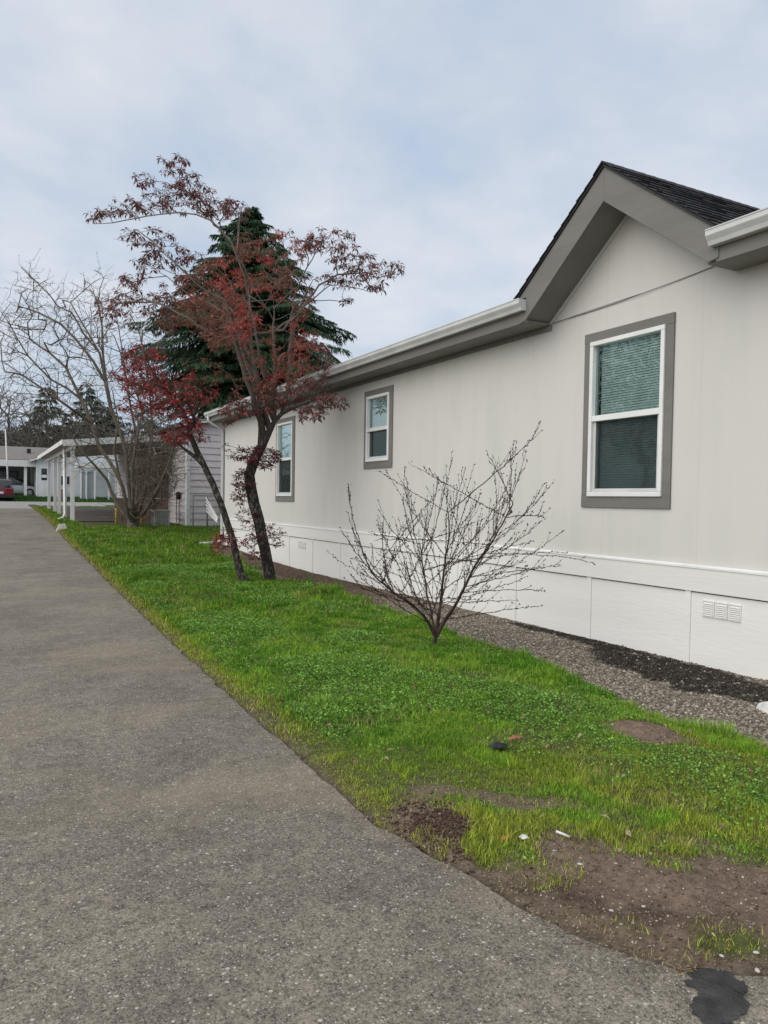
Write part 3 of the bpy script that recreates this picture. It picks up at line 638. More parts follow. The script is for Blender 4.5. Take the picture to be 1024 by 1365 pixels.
# gable: rake boards, sloping soffit, shingles
AZ = 4.90; AS = (AZ-3.86)/(1.36)          # outer apex height and slope
def gline(yoff, drop=0): return AZ-abs(yoff)*AS-drop
FW_ = .27
for s in (-1, 1):
    ye = 1.36 if s < 0 else 1.30
    mb = MB(); e_y = GY_+s*ye
    p = [(FX-.012, GY_, AZ-.03), (FX-.012, e_y, gline(ye, .03)), (FX-.012, e_y, 3.57 if s > 0 else 3.60), (FX-.012, GY_+s*(ye-.10), 3.585), (FX-.012, GY_, AZ-.03-FW_*1.26)]
    p = [(q[0], q[1]+(.0006*s), q[2]) for q in p]
    mb.prism(p if s > 0 else p[::-1], (0, 0, 0), (.028, 0, 0)); mb.build('rake_board', M['taupe'], house, .003)
    mb = MB(); d_ = FW_*1.26-.004
    a_ = (FX+.018, GY_, AZ-.03-d_+.03); zb = 3.60
    yb_ = GY_+s*((a_[2]-zb)/AS); 
    mb.prism([(0, GY_, a_[2]), (0, yb_, zb), (0, yb_, zb+.02), (0, GY_, a_[2]+.02)], (FX+.0165, 0, 0), (WX-.0008, 0, 0)); mb.build('gable_soffit', M['soffit'], house)
    # thin frieze moulding against the wall
    mb = MB(); mb.beam((WX-.008, GY_, a_[2]-.02), (WX-.008, yb_, zb-.02), .014, .05); mb.build('frieze', M['wall'], house)
    # deck and drip edge
    XR = 5.5+(AZ-EZ1)/sl_+.1
    mb = MB(); ty = GY_+s*(ye+.02)
    mb.prism([(0, GY_, AZ-.028), (0, ty, gline(ye+.02, .028)), (0, ty, gline(ye+.02, .004)), (0, GY_, AZ-.004)], (FX-.03, 0, 0), (XR, 0, 0)); mb.build('roof_deck', M['black'], house)
    # shingle courses, each tab its own slab
    mb = MB(); ln = math.hypot(ye+.05, (ye+.05)*AS); course = .145; ncr = int(ln/course)+1
    ux = np.array([0, s/math.hypot(1, AS), -AS/math.hypot(1, AS)]); nrm = np.array([0, s*AS/math.hypot(1, AS), 1/math.hypot(1, AS)])
    org = np.array([0, GY_, AZ+.001])
    for i in range(ncr):
        d0, d1 = i*course-.01, min((i+1)*course+.012, ln+.03)
        x_ = FX-.045-random.random()*.15
        while x_ < XR+.3:
            wv = random.choice((.12, .16, .22, .3)); xa, xb = max(x_, FX-.045), x_+wv-.006
            if xb > xa+.02:
                th_ = .008+.008*random.random(); P1 = org+ux*d0; P2 = org+ux*(d1-random.random()*.012)
                q = [P1+nrm*.001, P2+nrm*.006, P2+nrm*(th_+.007), P1+nrm*.004]
                mb.prism([(0, v_[1], v_[2]) for v_ in q], (xa, 0, 0), (xb, 0, 0))
            x_ += wv
    mb.build('shingles', M['shingle'], house)
mb = MB(); x_ = FX-.05
while x_ < XR+.2:
    mb.prism([(0, GY_-.12, AZ-.12*AS+.018), (0, GY_, AZ+.024), (0, GY_+.12, AZ-.12*AS+.018), (0, GY_+.12, AZ-.12*AS+.010), (0, GY_, AZ+.014), (0, GY_-.12, AZ-.12*AS+.010)], (x_, 0, 0), (x_+.155, 0, .004)); x_ += .15
mb.build('ridge_cap', M['shingle'], house)
# downspout at the far corner and its white extension on the grass
mb = MB(); yd = Y1-.12
mb.tube([(FX-.06, yd, EZ1-.14), (FX-.06, yd, EZ1-.24), (WX-.12, yd, EZ1-.42), (WX-.055, yd, EZ1-.50), (WX-.055, yd, .42), (WX-.09, yd, .32), (WX-.16, yd, .27)], .042, 8); mb.build('downspout', M['gutter'], house, smooth=True)
mb = MB(); mb.tube([(WX-.14, yd+.02, .27), (5.5, yd-.05, .25), (5.16, yd-.2, .235)], [.045, .05, .055], 8); mb.build('downspout_extension', M['gutter'], house, smooth=True)
cb_ = MB(); cpts = [(WX-.012, 7.04, 3.57)]+[(WX-.014-.004*math.sin(i), 7.04-(7.04-4.30)*i/14, 3.60+.11*(i/14)-.018*math.sin(i*1.3)*0-.03*math.sin(math.pi*i/14)) for i in range(1, 14)]+[(WX-.014, 4.30, 3.70)]
cb_.tube(cpts, .0035, 6); c2_ = [(p[0]-.004, p[1], p[2]+.012*math.sin(2.2*i/4)) for i, p in enumerate(cpts[2:9])]; cb_.tube(c2_, .0025, 6)
cb_.build('cable', M['cable'], house)

# white pipe with its round base at the right edge
pv = thing('white_drain_pipe', 'white upright pipe standing in a round white base on the gravel at the right edge', 'pipe', (5.22, 3.44, 0))
MB().lathe((5.16, 3.36, 0.0), [(.20, -.03), (.215, .012), (.205, .035), (.185, .038), (.17, .022), (.05, .020)], 28).build('round_base', M['oldwhite'], pv, smooth=False)
MB().tube([(5.25, 3.44, .0), (5.25, 3.44, .24), (5.25, 3.40, .29)], .036, 14).build('pipe', M['white'], pv, smooth=True)
# ------------------------------------------------------------------ trees
class Skel:
    def __init__(s, p, r=0): s.p = [np.array(p, float)]; s.par = [-1]; s.minr = [r]; s.tips = []
    def path(s, pts, frm=0, rads=None, seg=.25, jit=.0):
        """follow pts from node frm; returns index of the last node"""
        cur = frm
        for k, q in enumerate(pts):
            q = np.array(q, float); a = s.p[cur]; n = max(1, int(np.linalg.norm(q-a)/seg))
            ra = s.minr[cur]; rb = rads[k] if rads else 0
            for i in range(1, n+1):
                t = i/n; pt = a+(q-a)*t
                if i < n and jit: pt = pt+rng.normal(0, jit, 3)
                s.p.append(pt); s.par.append(cur); s.minr.append(ra+(rb-ra)*t if rads else 0); cur = len(s.p)-1
        return cur
    def attract(s, pts, droop=.0, jit=.03, seg=.22, maxd=9, up=.25, bend=.33):
        P = np.array(s.p); pts = np.array(pts)
        d = np.array([np.min(np.linalg.norm(P-a, axis=1)) for a in pts]); order = np.argsort(d)
        buf = np.zeros((len(P)+len(pts)*8, 3)); buf[:len(P)] = P; n = len(P); ends = []; dr = np.zeros_like(buf)
        for q in range(1, n): dr[q] = (s.p[q]-s.p[s.par[q]])/(np.linalg.norm(s.p[q]-s.p[s.par[q]])+1e-9)
        for i in order:
            a = pts[i]; df = a-buf[:n]; dist = np.linalg.norm(df, axis=1)
            cost = dist*(1+up*np.clip(-df[:, 2]/(dist+1e-6), 0, 1)+.75*(1-(df*dr[:n]).sum(1)/(dist+1e-6))); j = int(np.argmin(cost)); D = dist[j]
            if D > maxd or D < 1e-4: continue
            m = min(7, max(1, int(D/seg))); cur = j; p0 = buf[j].copy()
            # start off along the parent's own direction, then bend to the target
            g = s.par[j]; dirp = (p0-s.p[g]) if g >= 0 else np.array([0, 0, 1.]); dirp = dirp/(np.linalg.norm(dirp)+1e-6)
            c1 = p0+dirp*D*bend+(a-p0)*(.36-bend)+rng.normal(0, jit, 3)
            for q in range(1, m+1):
                t = q/m; pt = (1-t)**2*p0+2*t*(1-t)*c1+t*t*a
                if m > 1: pt = pt+np.array([0, 0, droop*math.sin(math.pi*t)*D])
                buf[n] = pt; dr[n] = (pt-s.p[cur])/(np.linalg.norm(pt-s.p[cur])+1e-9); s.p.append(pt); s.par.append(cur); s.minr.append(0); cur = n; n += 1
            ends.append(cur)
        return ends
    def mesh(s, name, mat, parent, r0=.004, ex=2.3, kmax=9, rmax=None, cap_r=None):
        n = len(s.p); w_ = np.zeros(n); P = np.array(s.p); par = s.par; ch = [[] for _ in range(n)]
        for i in range(1, n): ch[par[i]].append(i)
        for i in range(n-1, -1, -1):
            if not ch[i]: w_[i] = r0**ex
            if par[i] >= 0: w_[par[i]] += w_[i]
        r = w_**(1/ex); r = np.maximum(r, np.array(s.minr))
        if rmax: r = np.minimum(r, np.maximum(rmax, np.array(s.minr)))
        V = []; F4 = []; nv = 0; stack = [(0, None)]
        starts = [(0, [])]
        while starts:
            st, pre = starts.pop(); chain = pre+[st]; cur = st
            while ch[cur]:
                big = max(ch[cur], key=lambda q: w_[q])
                for o_ in ch[cur]:
                    if o_ != big: starts.append((o_, [cur]))
                cur = big; chain.append(cur)
            if len(chain) < 2: continue
            rr = r[chain].copy()
            if pre: rr[0] = min(rr[0], rr[1]*1.25)
            if not ch[cur]: rr[-1] = r0*.6
            rm = rr.max(); k = 3 if rm < .006 else 4 if rm < .015 else 6 if rm < .04 else kmax
            pts = P[chain]; d = np.gradient(pts, axis=0) if len(pts) > 1 else pts; d /= (np.linalg.norm(d, axis=1)[:, None]+1e-9)
            ref = np.array([1., 0, 0]) if abs(d[0][0]) < .8 else np.array([0, 1., 0]); th = np.arange(k)*2*math.pi/k
            for i in range(len(pts)):
                a = ref-d[i]*ref.dot(d[i]); a /= (np.linalg.norm(a)+1e-9); ref = a; b = np.cross(d[i], a)
                V.append(pts[i]+(np.cos(th)[:, None]*a+np.sin(th)[:, None]*b)*rr[i])
            m = len(pts); base = nv+k*np.arange(m-1)[:, None]; j = np.arange(k)[None]; j2 = (j+1) % k
            F4.append(np.stack([base+j, base+j2, base+k+j2, base+k+j], 2).reshape(-1, 4)); nv += m*k
        return nmesh(name, np.concatenate(V), [np.concatenate(F4)], mat, None, parent, smooth=True)

def leaves(name, P, D, ln, wd, col, parent, mat, fold=.25, curl=.3):
    """elongated folded leaves: base P, direction D (unit), curl bends the tip down"""
    n = len(P); D = D/np.linalg.norm(D, axis=1)[:, None]
    S = np.cross(D, rng.normal(0, .35, (n, 3))+np.array([0, 0, 1.])); S /= (np.linalg.norm(S, axis=1)[:, None]+1e-9); U = np.cross(S, D)
    ln = ln[:, None]; wd = wd[:, None]; mid = P+D*ln*.5+U*ln*curl*.15
    tip = P+D*ln*.97-U*ln*curl*.35; l_ = mid+S*wd*.5+U*wd*fold; r_ = mid-S*wd*.5+U*wd*fold
    V = np.stack([P, l_, tip, r_, mid-U*wd*.05], 1).reshape(-1, 3); b = 5*np.arange(n)[:, None]
    F = np.concatenate([b+np.array([0, 4, 1]), b+np.array([1, 4, 2]), b+np.array([0, 3, 4]), b+np.array([3, 2, 4])])
    return nmesh(name, V, [F], mat, np.repeat(col, 5, 0), parent)
def rosettes(P, k, droop, spread=1.0):
    """k leaves round each point: returns base points and directions"""
    n = len(P); th = np.arange(k)[None]*2.4+rng.random((n, 1))*6.28+rng.normal(0, .3, (n, k)); el = -droop+rng.normal(0, .38, (n, k))
    D = np.stack([np.cos(th)*np.cos(el), np.sin(th)*np.cos(el), np.sin(el)], 2).reshape(-1, 3)
    return np.repeat(P, k, 0)+D*.01, D
def inell(n, cx, cy, rx, ry, D, dd, rot=0):
    """n points spread in a slab-shaped volume seen as an ellipse"""
    a = rng.random(n)*6.28; q = np.sqrt(rng.random(n)); u = q*np.cos(a)*rx; v = q*np.sin(a)*ry; c, s = math.cos(R(rot)), math.sin(R(rot))
    dep = D+rng.normal(0, dd/2, n)*np.sqrt(np.clip(1-q*q*.7, 0, 1)); return np.array([at(cx+u[i]*c-v[i]*s, cy+u[i]*s+v[i]*c, dep[i]) for i in range(n)])
def px(pts, D): return [at(p[0], p[1], D+(p[2] if len(p) > 2 else 0)) for p in pts]

# ---- photinia, two leaning trunks (two trees)
def photinia_b():
    D = 13.2; b = at(361, 779, D)
    t = thing('photinia_tree', 'tall red leaved tree with a dark crooked trunk that forks, close to the house wall', 'tree', tuple(b), 'red leaved trees on the lawn')
    S = Skel(at(362, 786, D), .125)
    tr = S.path(px([(361, 776), (356, 746), (348.5, 711), (345, 692), (339, 672), (335, 652), (332.5, 633), (339, 614), (348, 597)], D), 0, [.105, .098, .098, .1, .102, .1, .098, .092, .084], .15, .004)
    l1 = S.path(px([(348.5, 570), (349, 545), (342, 505, .2), (335, 462, .3), (334, 415, .2), (327, 370, 0), (317, 345, -.2)], D), tr, [.052, .044, .034, .027, .022, .018, .015], .2, .006)
    r1 = S.path(px([(366, 562), (376, 551)], D), tr, [.042, .038], .15)
    r2 = S.path(px([(392, 543, -.2), (407, 537, -.4), (425, 531, -.6), (440, 540, -.7)], D), r1, [.035, .026, .015, .008], .15, .006)
    r3 = S.path(px([(384, 520, .3), (386, 480, .5), (392, 440, .6), (402, 405, .5), (418, 372, .3)], D), r1, [.036, .03, .025, .02, .014], .2, .008)
    tpn = len(S.p)-1
    S.path(px([(309, 324, -.3), (292, 304, -.4), (280, 293, -.5), (262, 286, -.5), (239, 283, -.5), (210, 286, -.4), (181, 291, -.4), (150, 297, -.3), (124, 298, -.2)], D), l1, [.02, .017, .016, .013, .011, .009, .007, .006, .004], .15, .008)
    S.path(px([(318, 310), (321, 285, .2), (325, 266, .2)], D), l1, [.018, .012, .006], .15, .01)
    a = S.path(px([(285, 300, .3), (271, 268, .5), (262, 248, .6), (240, 232, .5), (224, 212, .4)], D), S.path(px([(306, 318, .1)], D), l1, [.016]), [.014, .011, .009, .007, .004], .15, .01)
    S.path(px([(222, 243, .5), (195, 238, .5)], D), a-6, [.006, .004], .15, .01)
    m1 = S.path(px([(300, 400, -.4), (270, 385, -.6), (248, 365, -.7), (228, 346, -.8), (205, 322, -.7), (182, 306, -.6)], D), tr+16, [.02, .016, .012, .01, .007, .004], .15, .012)
    S.path(px([(215, 330, -.8), (178, 322, -.7), (150, 318, -.6)], D), m1-8, [.007, .006, .004], .15, .01)
    m2 = S.path(px([(290, 440, .4), (262, 405, .6), (240, 382, .7), (222, 368, .7), (200, 370, .7), (178, 376, .6)], D), tr+12, [.02, .016, .012, .009, .007, .004], .15, .012)
    m3 = S.path(px([(300, 455, -.3), (262, 432, -.5), (225, 410, -.5), (190, 398, -.4), (155, 406, -.3), (135, 418, -.3)], D), tr+11, [.02, .017, .013, .01, .007, .004], .15, .012)
    e1 = S.path(px([(378, 440, .1), (404, 410, 0), (425, 380, -.1), (450, 366, -.1), (478, 364, 0), (505, 370, 0), (525, 366, 0)], D), tr+9, [.024, .018, .014, .011, .009, .006, .004], .15, .012)
    S.path(px([(440, 380, 0), (466, 383, .1), (490, 388, .1), (512, 388, .1)], D), e1-14, [.008, .007, .005, .003], .15, .01)
    S.path(px([(390, 400, .5), (410, 355, .6), (428, 325, .6), (445, 310, .6)], D), r3-6, [.014, .011, .008, .004], .15, .012)
    S.path(px([(440, 400, .2), (458, 402, .2), (470, 398, .2)], D), e1-20, [.006, .004, .003], .15, .01)
    for q in range(7):  # fans of limbs in the middle
        an = R(20+q*22+random.uniform(-8, 8)); st = tr+10+random.randint(0, 8); le = random.uniform(55, 105); p_ = 335+math.cos(an)*le, 440-math.sin(an)*le*.9
        S.path(px([((335+p_[0])/2, (450+p_[1])/2-6, random.uniform(-.8, .8)), (p_[0], p_[1], random.uniform(-1.2, 1.2))], D), st, [.010, .005], .15, .014)
    core = np.concatenate([inell(420, 325, 398, 92, 58, D, 2.6), inell(230, 290, 420, 55, 46, D, 2.4), inell(190, 362, 345, 58, 42, D, 2.0), inell(200, 395, 478, 48, 42, D, 2.0), inell(90, 345, 490, 34, 44, D-.5, 1.2), inell(130, 395, 522, 52, 24, D, 1.2), inell(50, 350, 525, 34, 18, D-.5, .8), inell(60, 325, 440, 50, 40, D-.8, 1.2), inell(60, 345, 532, 40, 18, D-.4, .8), inell(40, 320, 545, 30, 10, D-.4, .6)])
    ring = np.concatenate([inell(22, 228, 219, 24, 13, D, .5), inell(14, 190, 240, 16, 9, D, .4), inell(26, 255, 245, 20, 16, D, .6), inell(50, 238, 264, 34, 20, D, .8), inell(34, 278, 270, 26, 17, D, .7), inell(34, 310, 282, 24, 18, D, .7), inell(20, 165, 278, 28, 15, D, .5), inell(16, 132, 286, 16, 11, D, .4), inell(22, 200, 270, 24, 13, D, .5),
        inell(30, 195, 316, 38, 14, D, .6), inell(24, 225, 338, 28, 18, D, .7), inell(26, 205, 348, 28, 14, D, .6), inell(26, 262, 352, 28, 20, D, .8), inell(24, 180, 372, 22, 12, D, .6), inell(16, 240, 385, 24, 18, D, .7), inell(40, 170, 400, 42, 17, D, .8), inell(34, 215, 408, 28, 18, D, .8), inell(22, 150, 420, 26, 14, D, .6), inell(30, 228, 430, 24, 18, D, .8),
        inell(44, 440, 320, 34, 17, D, .8), inell(40, 470, 345, 36, 18, D, .8), inell(28, 500, 358, 28, 15, D, .7), inell(10, 526, 358, 12, 9, D, .3), inell(30, 455, 372, 34, 13, D, .7), inell(12, 505, 382, 18, 8, D, .3), inell(5, 462, 400, 8, 5, D, .2), inell(14, 410, 325, 18, 14, D, .5),
        inell(30, 438, 535, 28, 9, D-.8, .5), inell(20, 415, 552, 22, 9, D-.8, .4), inell(12, 280, 492, 40, 20, D, .8), inell(6, 305, 562, 9, 4, D-.2, .2)])
    cx_ = np.array([CX+FPX*((q-CAM)@RT)/((q-CAM)@FW) for q in core]); cy_ = np.array([CY-FPX*((q-CAM)@UP)/((q-CAM)@FW) for q in core])
    core = core[fbm(cx_*.045, cy_*.045, 1, 2)+.14*rng.random(len(core)) > .44]
    att = np.concatenate([core, ring]); ends = S.attract(att, .0, .03, .12, up=.3)
    S.attract([q for q in px([(303, 560)], D-.2)], 0, .01)
    # epicormic sprays on the trunk
    spr = np.concatenate([inell(70, 350, 611, 24, 15, D-.15, .5), inell(24, 330, 607, 18, 10, D-.1, .4), inell(30, 325, 640, 14, 14, D-.1, .4), inell(20, 322, 662, 12, 12, D-.1, .3), inell(8, 330, 686, 14, 8, D-.1, .3), inell(12, 332, 705, 10, 14, D-.1, .3), inell(10, 337, 722, 10, 10, D-.1, .3), inell(22, 362, 713, 16, 20, D, .5), inell(9, 341, 742, 12, 7, D-.2, .3), inell(4, 306, 600, 8, 12, D, .3)])
    e2 = S.attract(spr, .0, .02, .08, up=0)
    S.mesh('trunk', M['bark_photinia'], t, r0=.0033, ex=2.6, rmax=.016)
    allp = np.array([S.p[i] for i in ends]); n = len(allp)
    top = np.array([((q-CAM)@FW, ) for q in allp])
    sy = np.array([CY-FPX*((q-CAM)@UP)/((q-CAM)@FW) for q in allp]); sx = np.array([CX+FPX*((q-CAM)@RT)/((q-CAM)@FW) for q in allp])
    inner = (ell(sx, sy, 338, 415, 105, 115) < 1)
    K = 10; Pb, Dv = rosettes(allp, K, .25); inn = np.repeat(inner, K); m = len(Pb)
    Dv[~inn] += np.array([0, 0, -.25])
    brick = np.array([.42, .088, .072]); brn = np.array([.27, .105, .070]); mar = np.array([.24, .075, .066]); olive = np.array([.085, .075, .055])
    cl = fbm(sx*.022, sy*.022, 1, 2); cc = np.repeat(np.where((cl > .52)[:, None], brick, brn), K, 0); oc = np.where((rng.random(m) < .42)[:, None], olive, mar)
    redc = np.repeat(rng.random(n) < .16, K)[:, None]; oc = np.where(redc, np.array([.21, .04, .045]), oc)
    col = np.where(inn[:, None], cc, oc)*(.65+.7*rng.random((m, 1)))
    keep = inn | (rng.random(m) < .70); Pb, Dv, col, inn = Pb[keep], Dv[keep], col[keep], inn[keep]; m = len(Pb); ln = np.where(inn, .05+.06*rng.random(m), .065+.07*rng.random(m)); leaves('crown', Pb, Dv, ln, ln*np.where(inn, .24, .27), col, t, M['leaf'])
    # dull pink flower buds standing above the upper clusters
    up = allp[~inner]; Pf, Df = rosettes(up, 7, -.9); ff = np.repeat(up, 7, 0)+Df*.025+rng.normal(0, .012, Df.shape)
    leaves('flower_buds', ff, Df, np.full(len(ff), .026), np.full(len(ff), .011), np.tile([.26, .16, .15], (len(ff), 1))*(.7+.5*rng.random((len(ff), 1))), t, M['leaf'])
    P2 = np.array([S.p[i] for i in e2]); P2, D2 = rosettes(P2, 8, .0); m = len(P2); cc = np.where((rng.random(m) < .6)[:, None], [.20, .035, .05], [.10, .028, .035])*(.7+.6*rng.random((m, 1)))
    cc = np.where((rng.random(m) < .1)[:, None], [.09, .10, .06], cc)
    l2 = .06+.05*rng.random(m); leaves('trunk_sprays', P2, D2, l2, l2*.3, cc, t, M['leaf'])
def photinia_a():
    D = 12.7; b = at(330, 782, D)
    t = thing('photinia_tree', 'smaller red leaved tree with a slim trunk leaning left, in front of the neighbouring house', 'tree', tuple(b), 'red leaved trees on the lawn')
    S = Skel(at(334, 790, D), .085)
    tr = S.path(px([(329, 778), (321, 765), (316, 745), (311, 722), (303, 697), (295, 672), (284, 645), (272, 620), (262, 600), (256, 585), (250, 562, .1), (240, 540, .2)], D), 0, [.075, .068, .062, .060, .058, .056, .054, .052, .05, .046, .036, .03], .15, .004)
    a = S.path(px([(222, 520, .1), (205, 500, .2), (196, 478, .3), (190, 460, .3)], D), tr, [.02, .016, .010, .005], .15, .012)
    S.path(px([(225, 545, .2), (200, 545, .3), (178, 530, .3), (165, 515, .3)], D), tr, [.018, .013, .008, .004], .15, .012)
    S.path(px([(262, 545, -.3), (275, 525, -.4), (282, 508, -.4)], D), tr-3, [.016, .009, .004], .15, .012)
    S.path(px([(235, 590, -.1), (222, 588, -.1)], D), tr-6, [.009, .004], .15, .01)
    S.path(px([(180, 490, .3), (160, 500, .3)], D), a-5, [.008, .004], .15, .012)
    att = np.concatenate([inell(42, 190, 478, 28, 20, D, 1.0), inell(40, 175, 500, 28, 12, D, .9), inell(46, 195, 520, 34, 17, D, 1.0), inell(42, 188, 543, 30, 14, D, .9), inell(42, 240, 522, 32, 16, D, .9), inell(30, 268, 525, 22, 18, D, .8), inell(34, 228, 545, 24, 14, D, .8), inell(40, 232, 583, 20, 10, D, .6), inell(26, 262, 575, 16, 14, D, .5), inell(26, 250, 558, 18, 12, D, .6), inell(14, 215, 498, 18, 12, D, .6), inell(8, 255, 500, 22, 9, D, .5)])
    ends = S.attract(att, .0, .03, .1, up=.3)
    low = np.concatenate([inell(16, 292, 725, 10, 12, D+.3, .5), inell(14, 300, 712, 10, 13, D+.3, .4), inell(10, 312, 722, 12, 8, D, .3)]); e2 = S.attract(low, 0, .02, .1, up=.0)
    S.mesh('trunk', M['bark_dark'], t, r0=.0033, ex=2.5, rmax=.028)
    P = np.array([S.p[i] for i in ends+e2]); P, Dv = rosettes(P, 7, .15); m = len(P)
    cc = np.where((rng.random(m) < .62)[:, None], [.38, .062, .066], [.22, .052, .054]); cc = np.where((rng.random(m) < .1)[:, None], [.07, .06, .04], cc)*(.65+.7*rng.random((m, 1)))
    ln = .075+.06*rng.random(m); leaves('crown', P, Dv, ln, ln*.26, cc, t, M['leaf'])
photinia_b(); photinia_a()

# ---- small bare tree in front of the wall
def small_tree():
    D = 7.5; t = thing('bare_young_tree', 'small bare young tree with budded red brown twigs in front of the white skirting', 'tree', tuple(at(578, 866, D)))
    S = Skel(at(577, 874, D), .03)
    f0 = S.path(px([(578, 862), (581, 848)], D), 0, [.027, .026], .05)
    A = S.path(px([(586, 815, .05), (589, 788, .1), (592, 760, .1), (596, 732, .1), (599, 710, .1), (597.5, 683, .1)], D), f0, [.017, .014, .012, .010, .008, .006], .07, .003)
    B = S.path(px([(594, 826, -.05), (604, 812, -.1), (612, 798, -.15), (620, 782, -.2), (631, 758, -.25), (645, 738, -.3), (660, 716, -.3), (684, 672, -.35)], D), f0, [.019, .017, .015, .014, .012, .010, .008, .006], .07, .003)
    Cn = S.path(px([(577, 828, .1), (571, 800, .2), (568, 780, .3), (563, 750, .35), (560, 725, .4)], D), f0, [.011, .010, .008, .006, .005], .07, .003)
    Dn = S.path(px([(566, 822, -.1), (550, 806, -.2), (525, 790, -.3), (503, 772, -.4), (487, 752, -.45)], D), f0, [.010, .008, .007, .006, .005], .07, .003)
    tips = [(722, 574, -.4), (680, 602, 0), (648.5, 602, .3), (603, 613, .2), (546.5, 618, .1), (515, 627, .3), (504, 627, -.1), (464, 648, -.3), (464, 685, .1), (457, 708, -.4), (436, 734, .2), (750, 708, -.5), (756, 736, -.2), (736, 644, -.3), (726, 643, -.6), (726, 788, 0), (720, 808, .3), (659, 630, .2), (620, 623, .5), (701, 602, -.7), (539, 623, .5), (678, 646, .3), (596, 651, -.4), (726, 690, .3), (700, 770, -.6), (476, 765, -.2), (470, 745, .4), (512, 690, .6), (528, 700, -.6), (640, 660, .7), (668, 740, .6), (640, 800, .5), (572, 668, .7), (620, 700, -.7), (690, 800, -.3), (560, 690, -.6), (500, 720, 0), (545, 735, .6), (705, 722, .1), (650, 690, .1), (585, 640, .3)]
    hub = {'A': A, 'B': B, 'C': Cn, 'D': Dn}; nodes = list(range(f0+3, len(S.p))); tipn = []
    extra = [(x_+random.uniform(-20, 20), y_+random.uniform(-4, 26), dd+random.uniform(-.5, .5)) for x_, y_, dd in tips]
    fan = []
    for q in range(36):
        th_ = R(-80+160*(q+random.random())/36); rr_ = random.uniform(.55, 1.0)*(168+38*math.sin(th_*.9)+10*abs(math.sin(th_))); fan.append((588+rr_*math.sin(th_), 806-rr_*math.cos(th_)*.93-6, random.uniform(-.75, .75)*(1.1-abs(th_)*.4)))
    extra2 = [(x_+random.uniform(-60, 60), y_+random.uniform(20, 80), dd+random.uniform(-.6, .6)) for x_, y_, dd in tips[:24]]
    for x_, y_, dd in tips+fan:
        T = at(x_, y_, D+dd); P = np.array([S.p[i] for i in nodes]); df = T-P; ds = np.linalg.norm(df, axis=1)
        c_ = np.abs(ds-(.55+.75*random.random()))+.5*np.clip(.15-df[:, 2], 0, 1)+rng.random(len(ds))*.22; j = nodes[int(np.argmin(c_))]
        p0 = S.p[j]; g = S.p[S.par[j]]; dr = (p0-g)/(np.linalg.norm(p0-g)+1e-6); L_ = np.linalg.norm(T-p0)
        c1 = p0+(T-p0)*.45+np.array([T[0]-p0[0], T[1]-p0[1], 0])*.16-np.array([0, 0, .04])*L_+dr*L_*.10
        cur = j; m = max(4, int(L_/.045))
        for q in range(1, m+1):
            u = q/m; S.p.append((1-u)**2*p0+2*u*(1-u)*c1+u*u*T+rng.normal(0, .0035, 3)); S.par.append(cur); S.minr.append(0); cur = len(S.p)-1
            if q > 2 and q < m-1 and random.random() < .30:       # side twig
                w0 = S.p[cur]; d_ = (T-p0)/L_; sdv = np.cross(d_, rng.normal(size=3)); sdv /= np.linalg.norm(sdv); tl = random.uniform(.06, .30)*(1.1-u*.6)
                c2 = cur; k_ = max(2, int(tl/.05))
                for v_ in range(1, k_+1):
                    uu = v_/k_; S.p.append(w0+(d_*.8+sdv*.5*(1-.35*uu)+np.array([0, 0, .15+.35*uu]))*tl*uu+rng.normal(0, .003, 3)); S.par.append(c2); S.minr.append(0); c2 = len(S.p)-1
                tipn.append(c2)
        tipn.append(cur)
    S.mesh('trunk', M['bark_red'], t, r0=.0021, ex=2.7, rmax=.012)
    # buds
    par = np.array(S.par); n = len(par); P = np.array(S.p); idx = np.array([i for i in range(f0+40, n) if random.random() < .8]); q = P[par[idx]]; d = P[idx]-q; d /= np.linalg.norm(d, axis=1)[:, None]+1e-9
    idx2 = np.concatenate([idx, idx, np.array(tipn)]); d = np.concatenate([d, d, d[:len(tipn)]]); sd_ = rng.normal(size=(len(idx2), 3)); dd = d*.7+sd_*.4; m = len(idx2)
    bp_ = P[idx2]+d*rng.normal(0, .012, (m, 1)); dd /= np.linalg.norm(dd, axis=1)[:, None]
    base = np.array([(0,0,0),(.35,.25,0),(.35,-.13,.22),(.35,-.13,-.22),(1,0,0)]); a = np.cross(dd, [0.1, .2, 1.]); a /= np.linalg.norm(a, axis=1)[:, None]; b2 = np.cross(dd, a); sz = (.012+.009*rng.random(m))[:, None, None]
    V = (dd[:, None]*base[None, :, :1]+a[:, None]*base[None, :, 1:2]*1.5+b2[:, None]*base[None, :, 2:3]*1.5)*sz+bp_[:, None]
    b_ = 5*np.arange(m)[:, None]; F = np.concatenate([b_+np.array(q_) for q_ in ((0,1,2),(0,2,3),(0,3,1),(1,4,2),(2,4,3),(3,4,1))])
    nmesh('buds', V.reshape(-1, 3), [F], M['leaf'], np.tile([.042, .018, .016], (5*m, 1)), t)
small_tree()

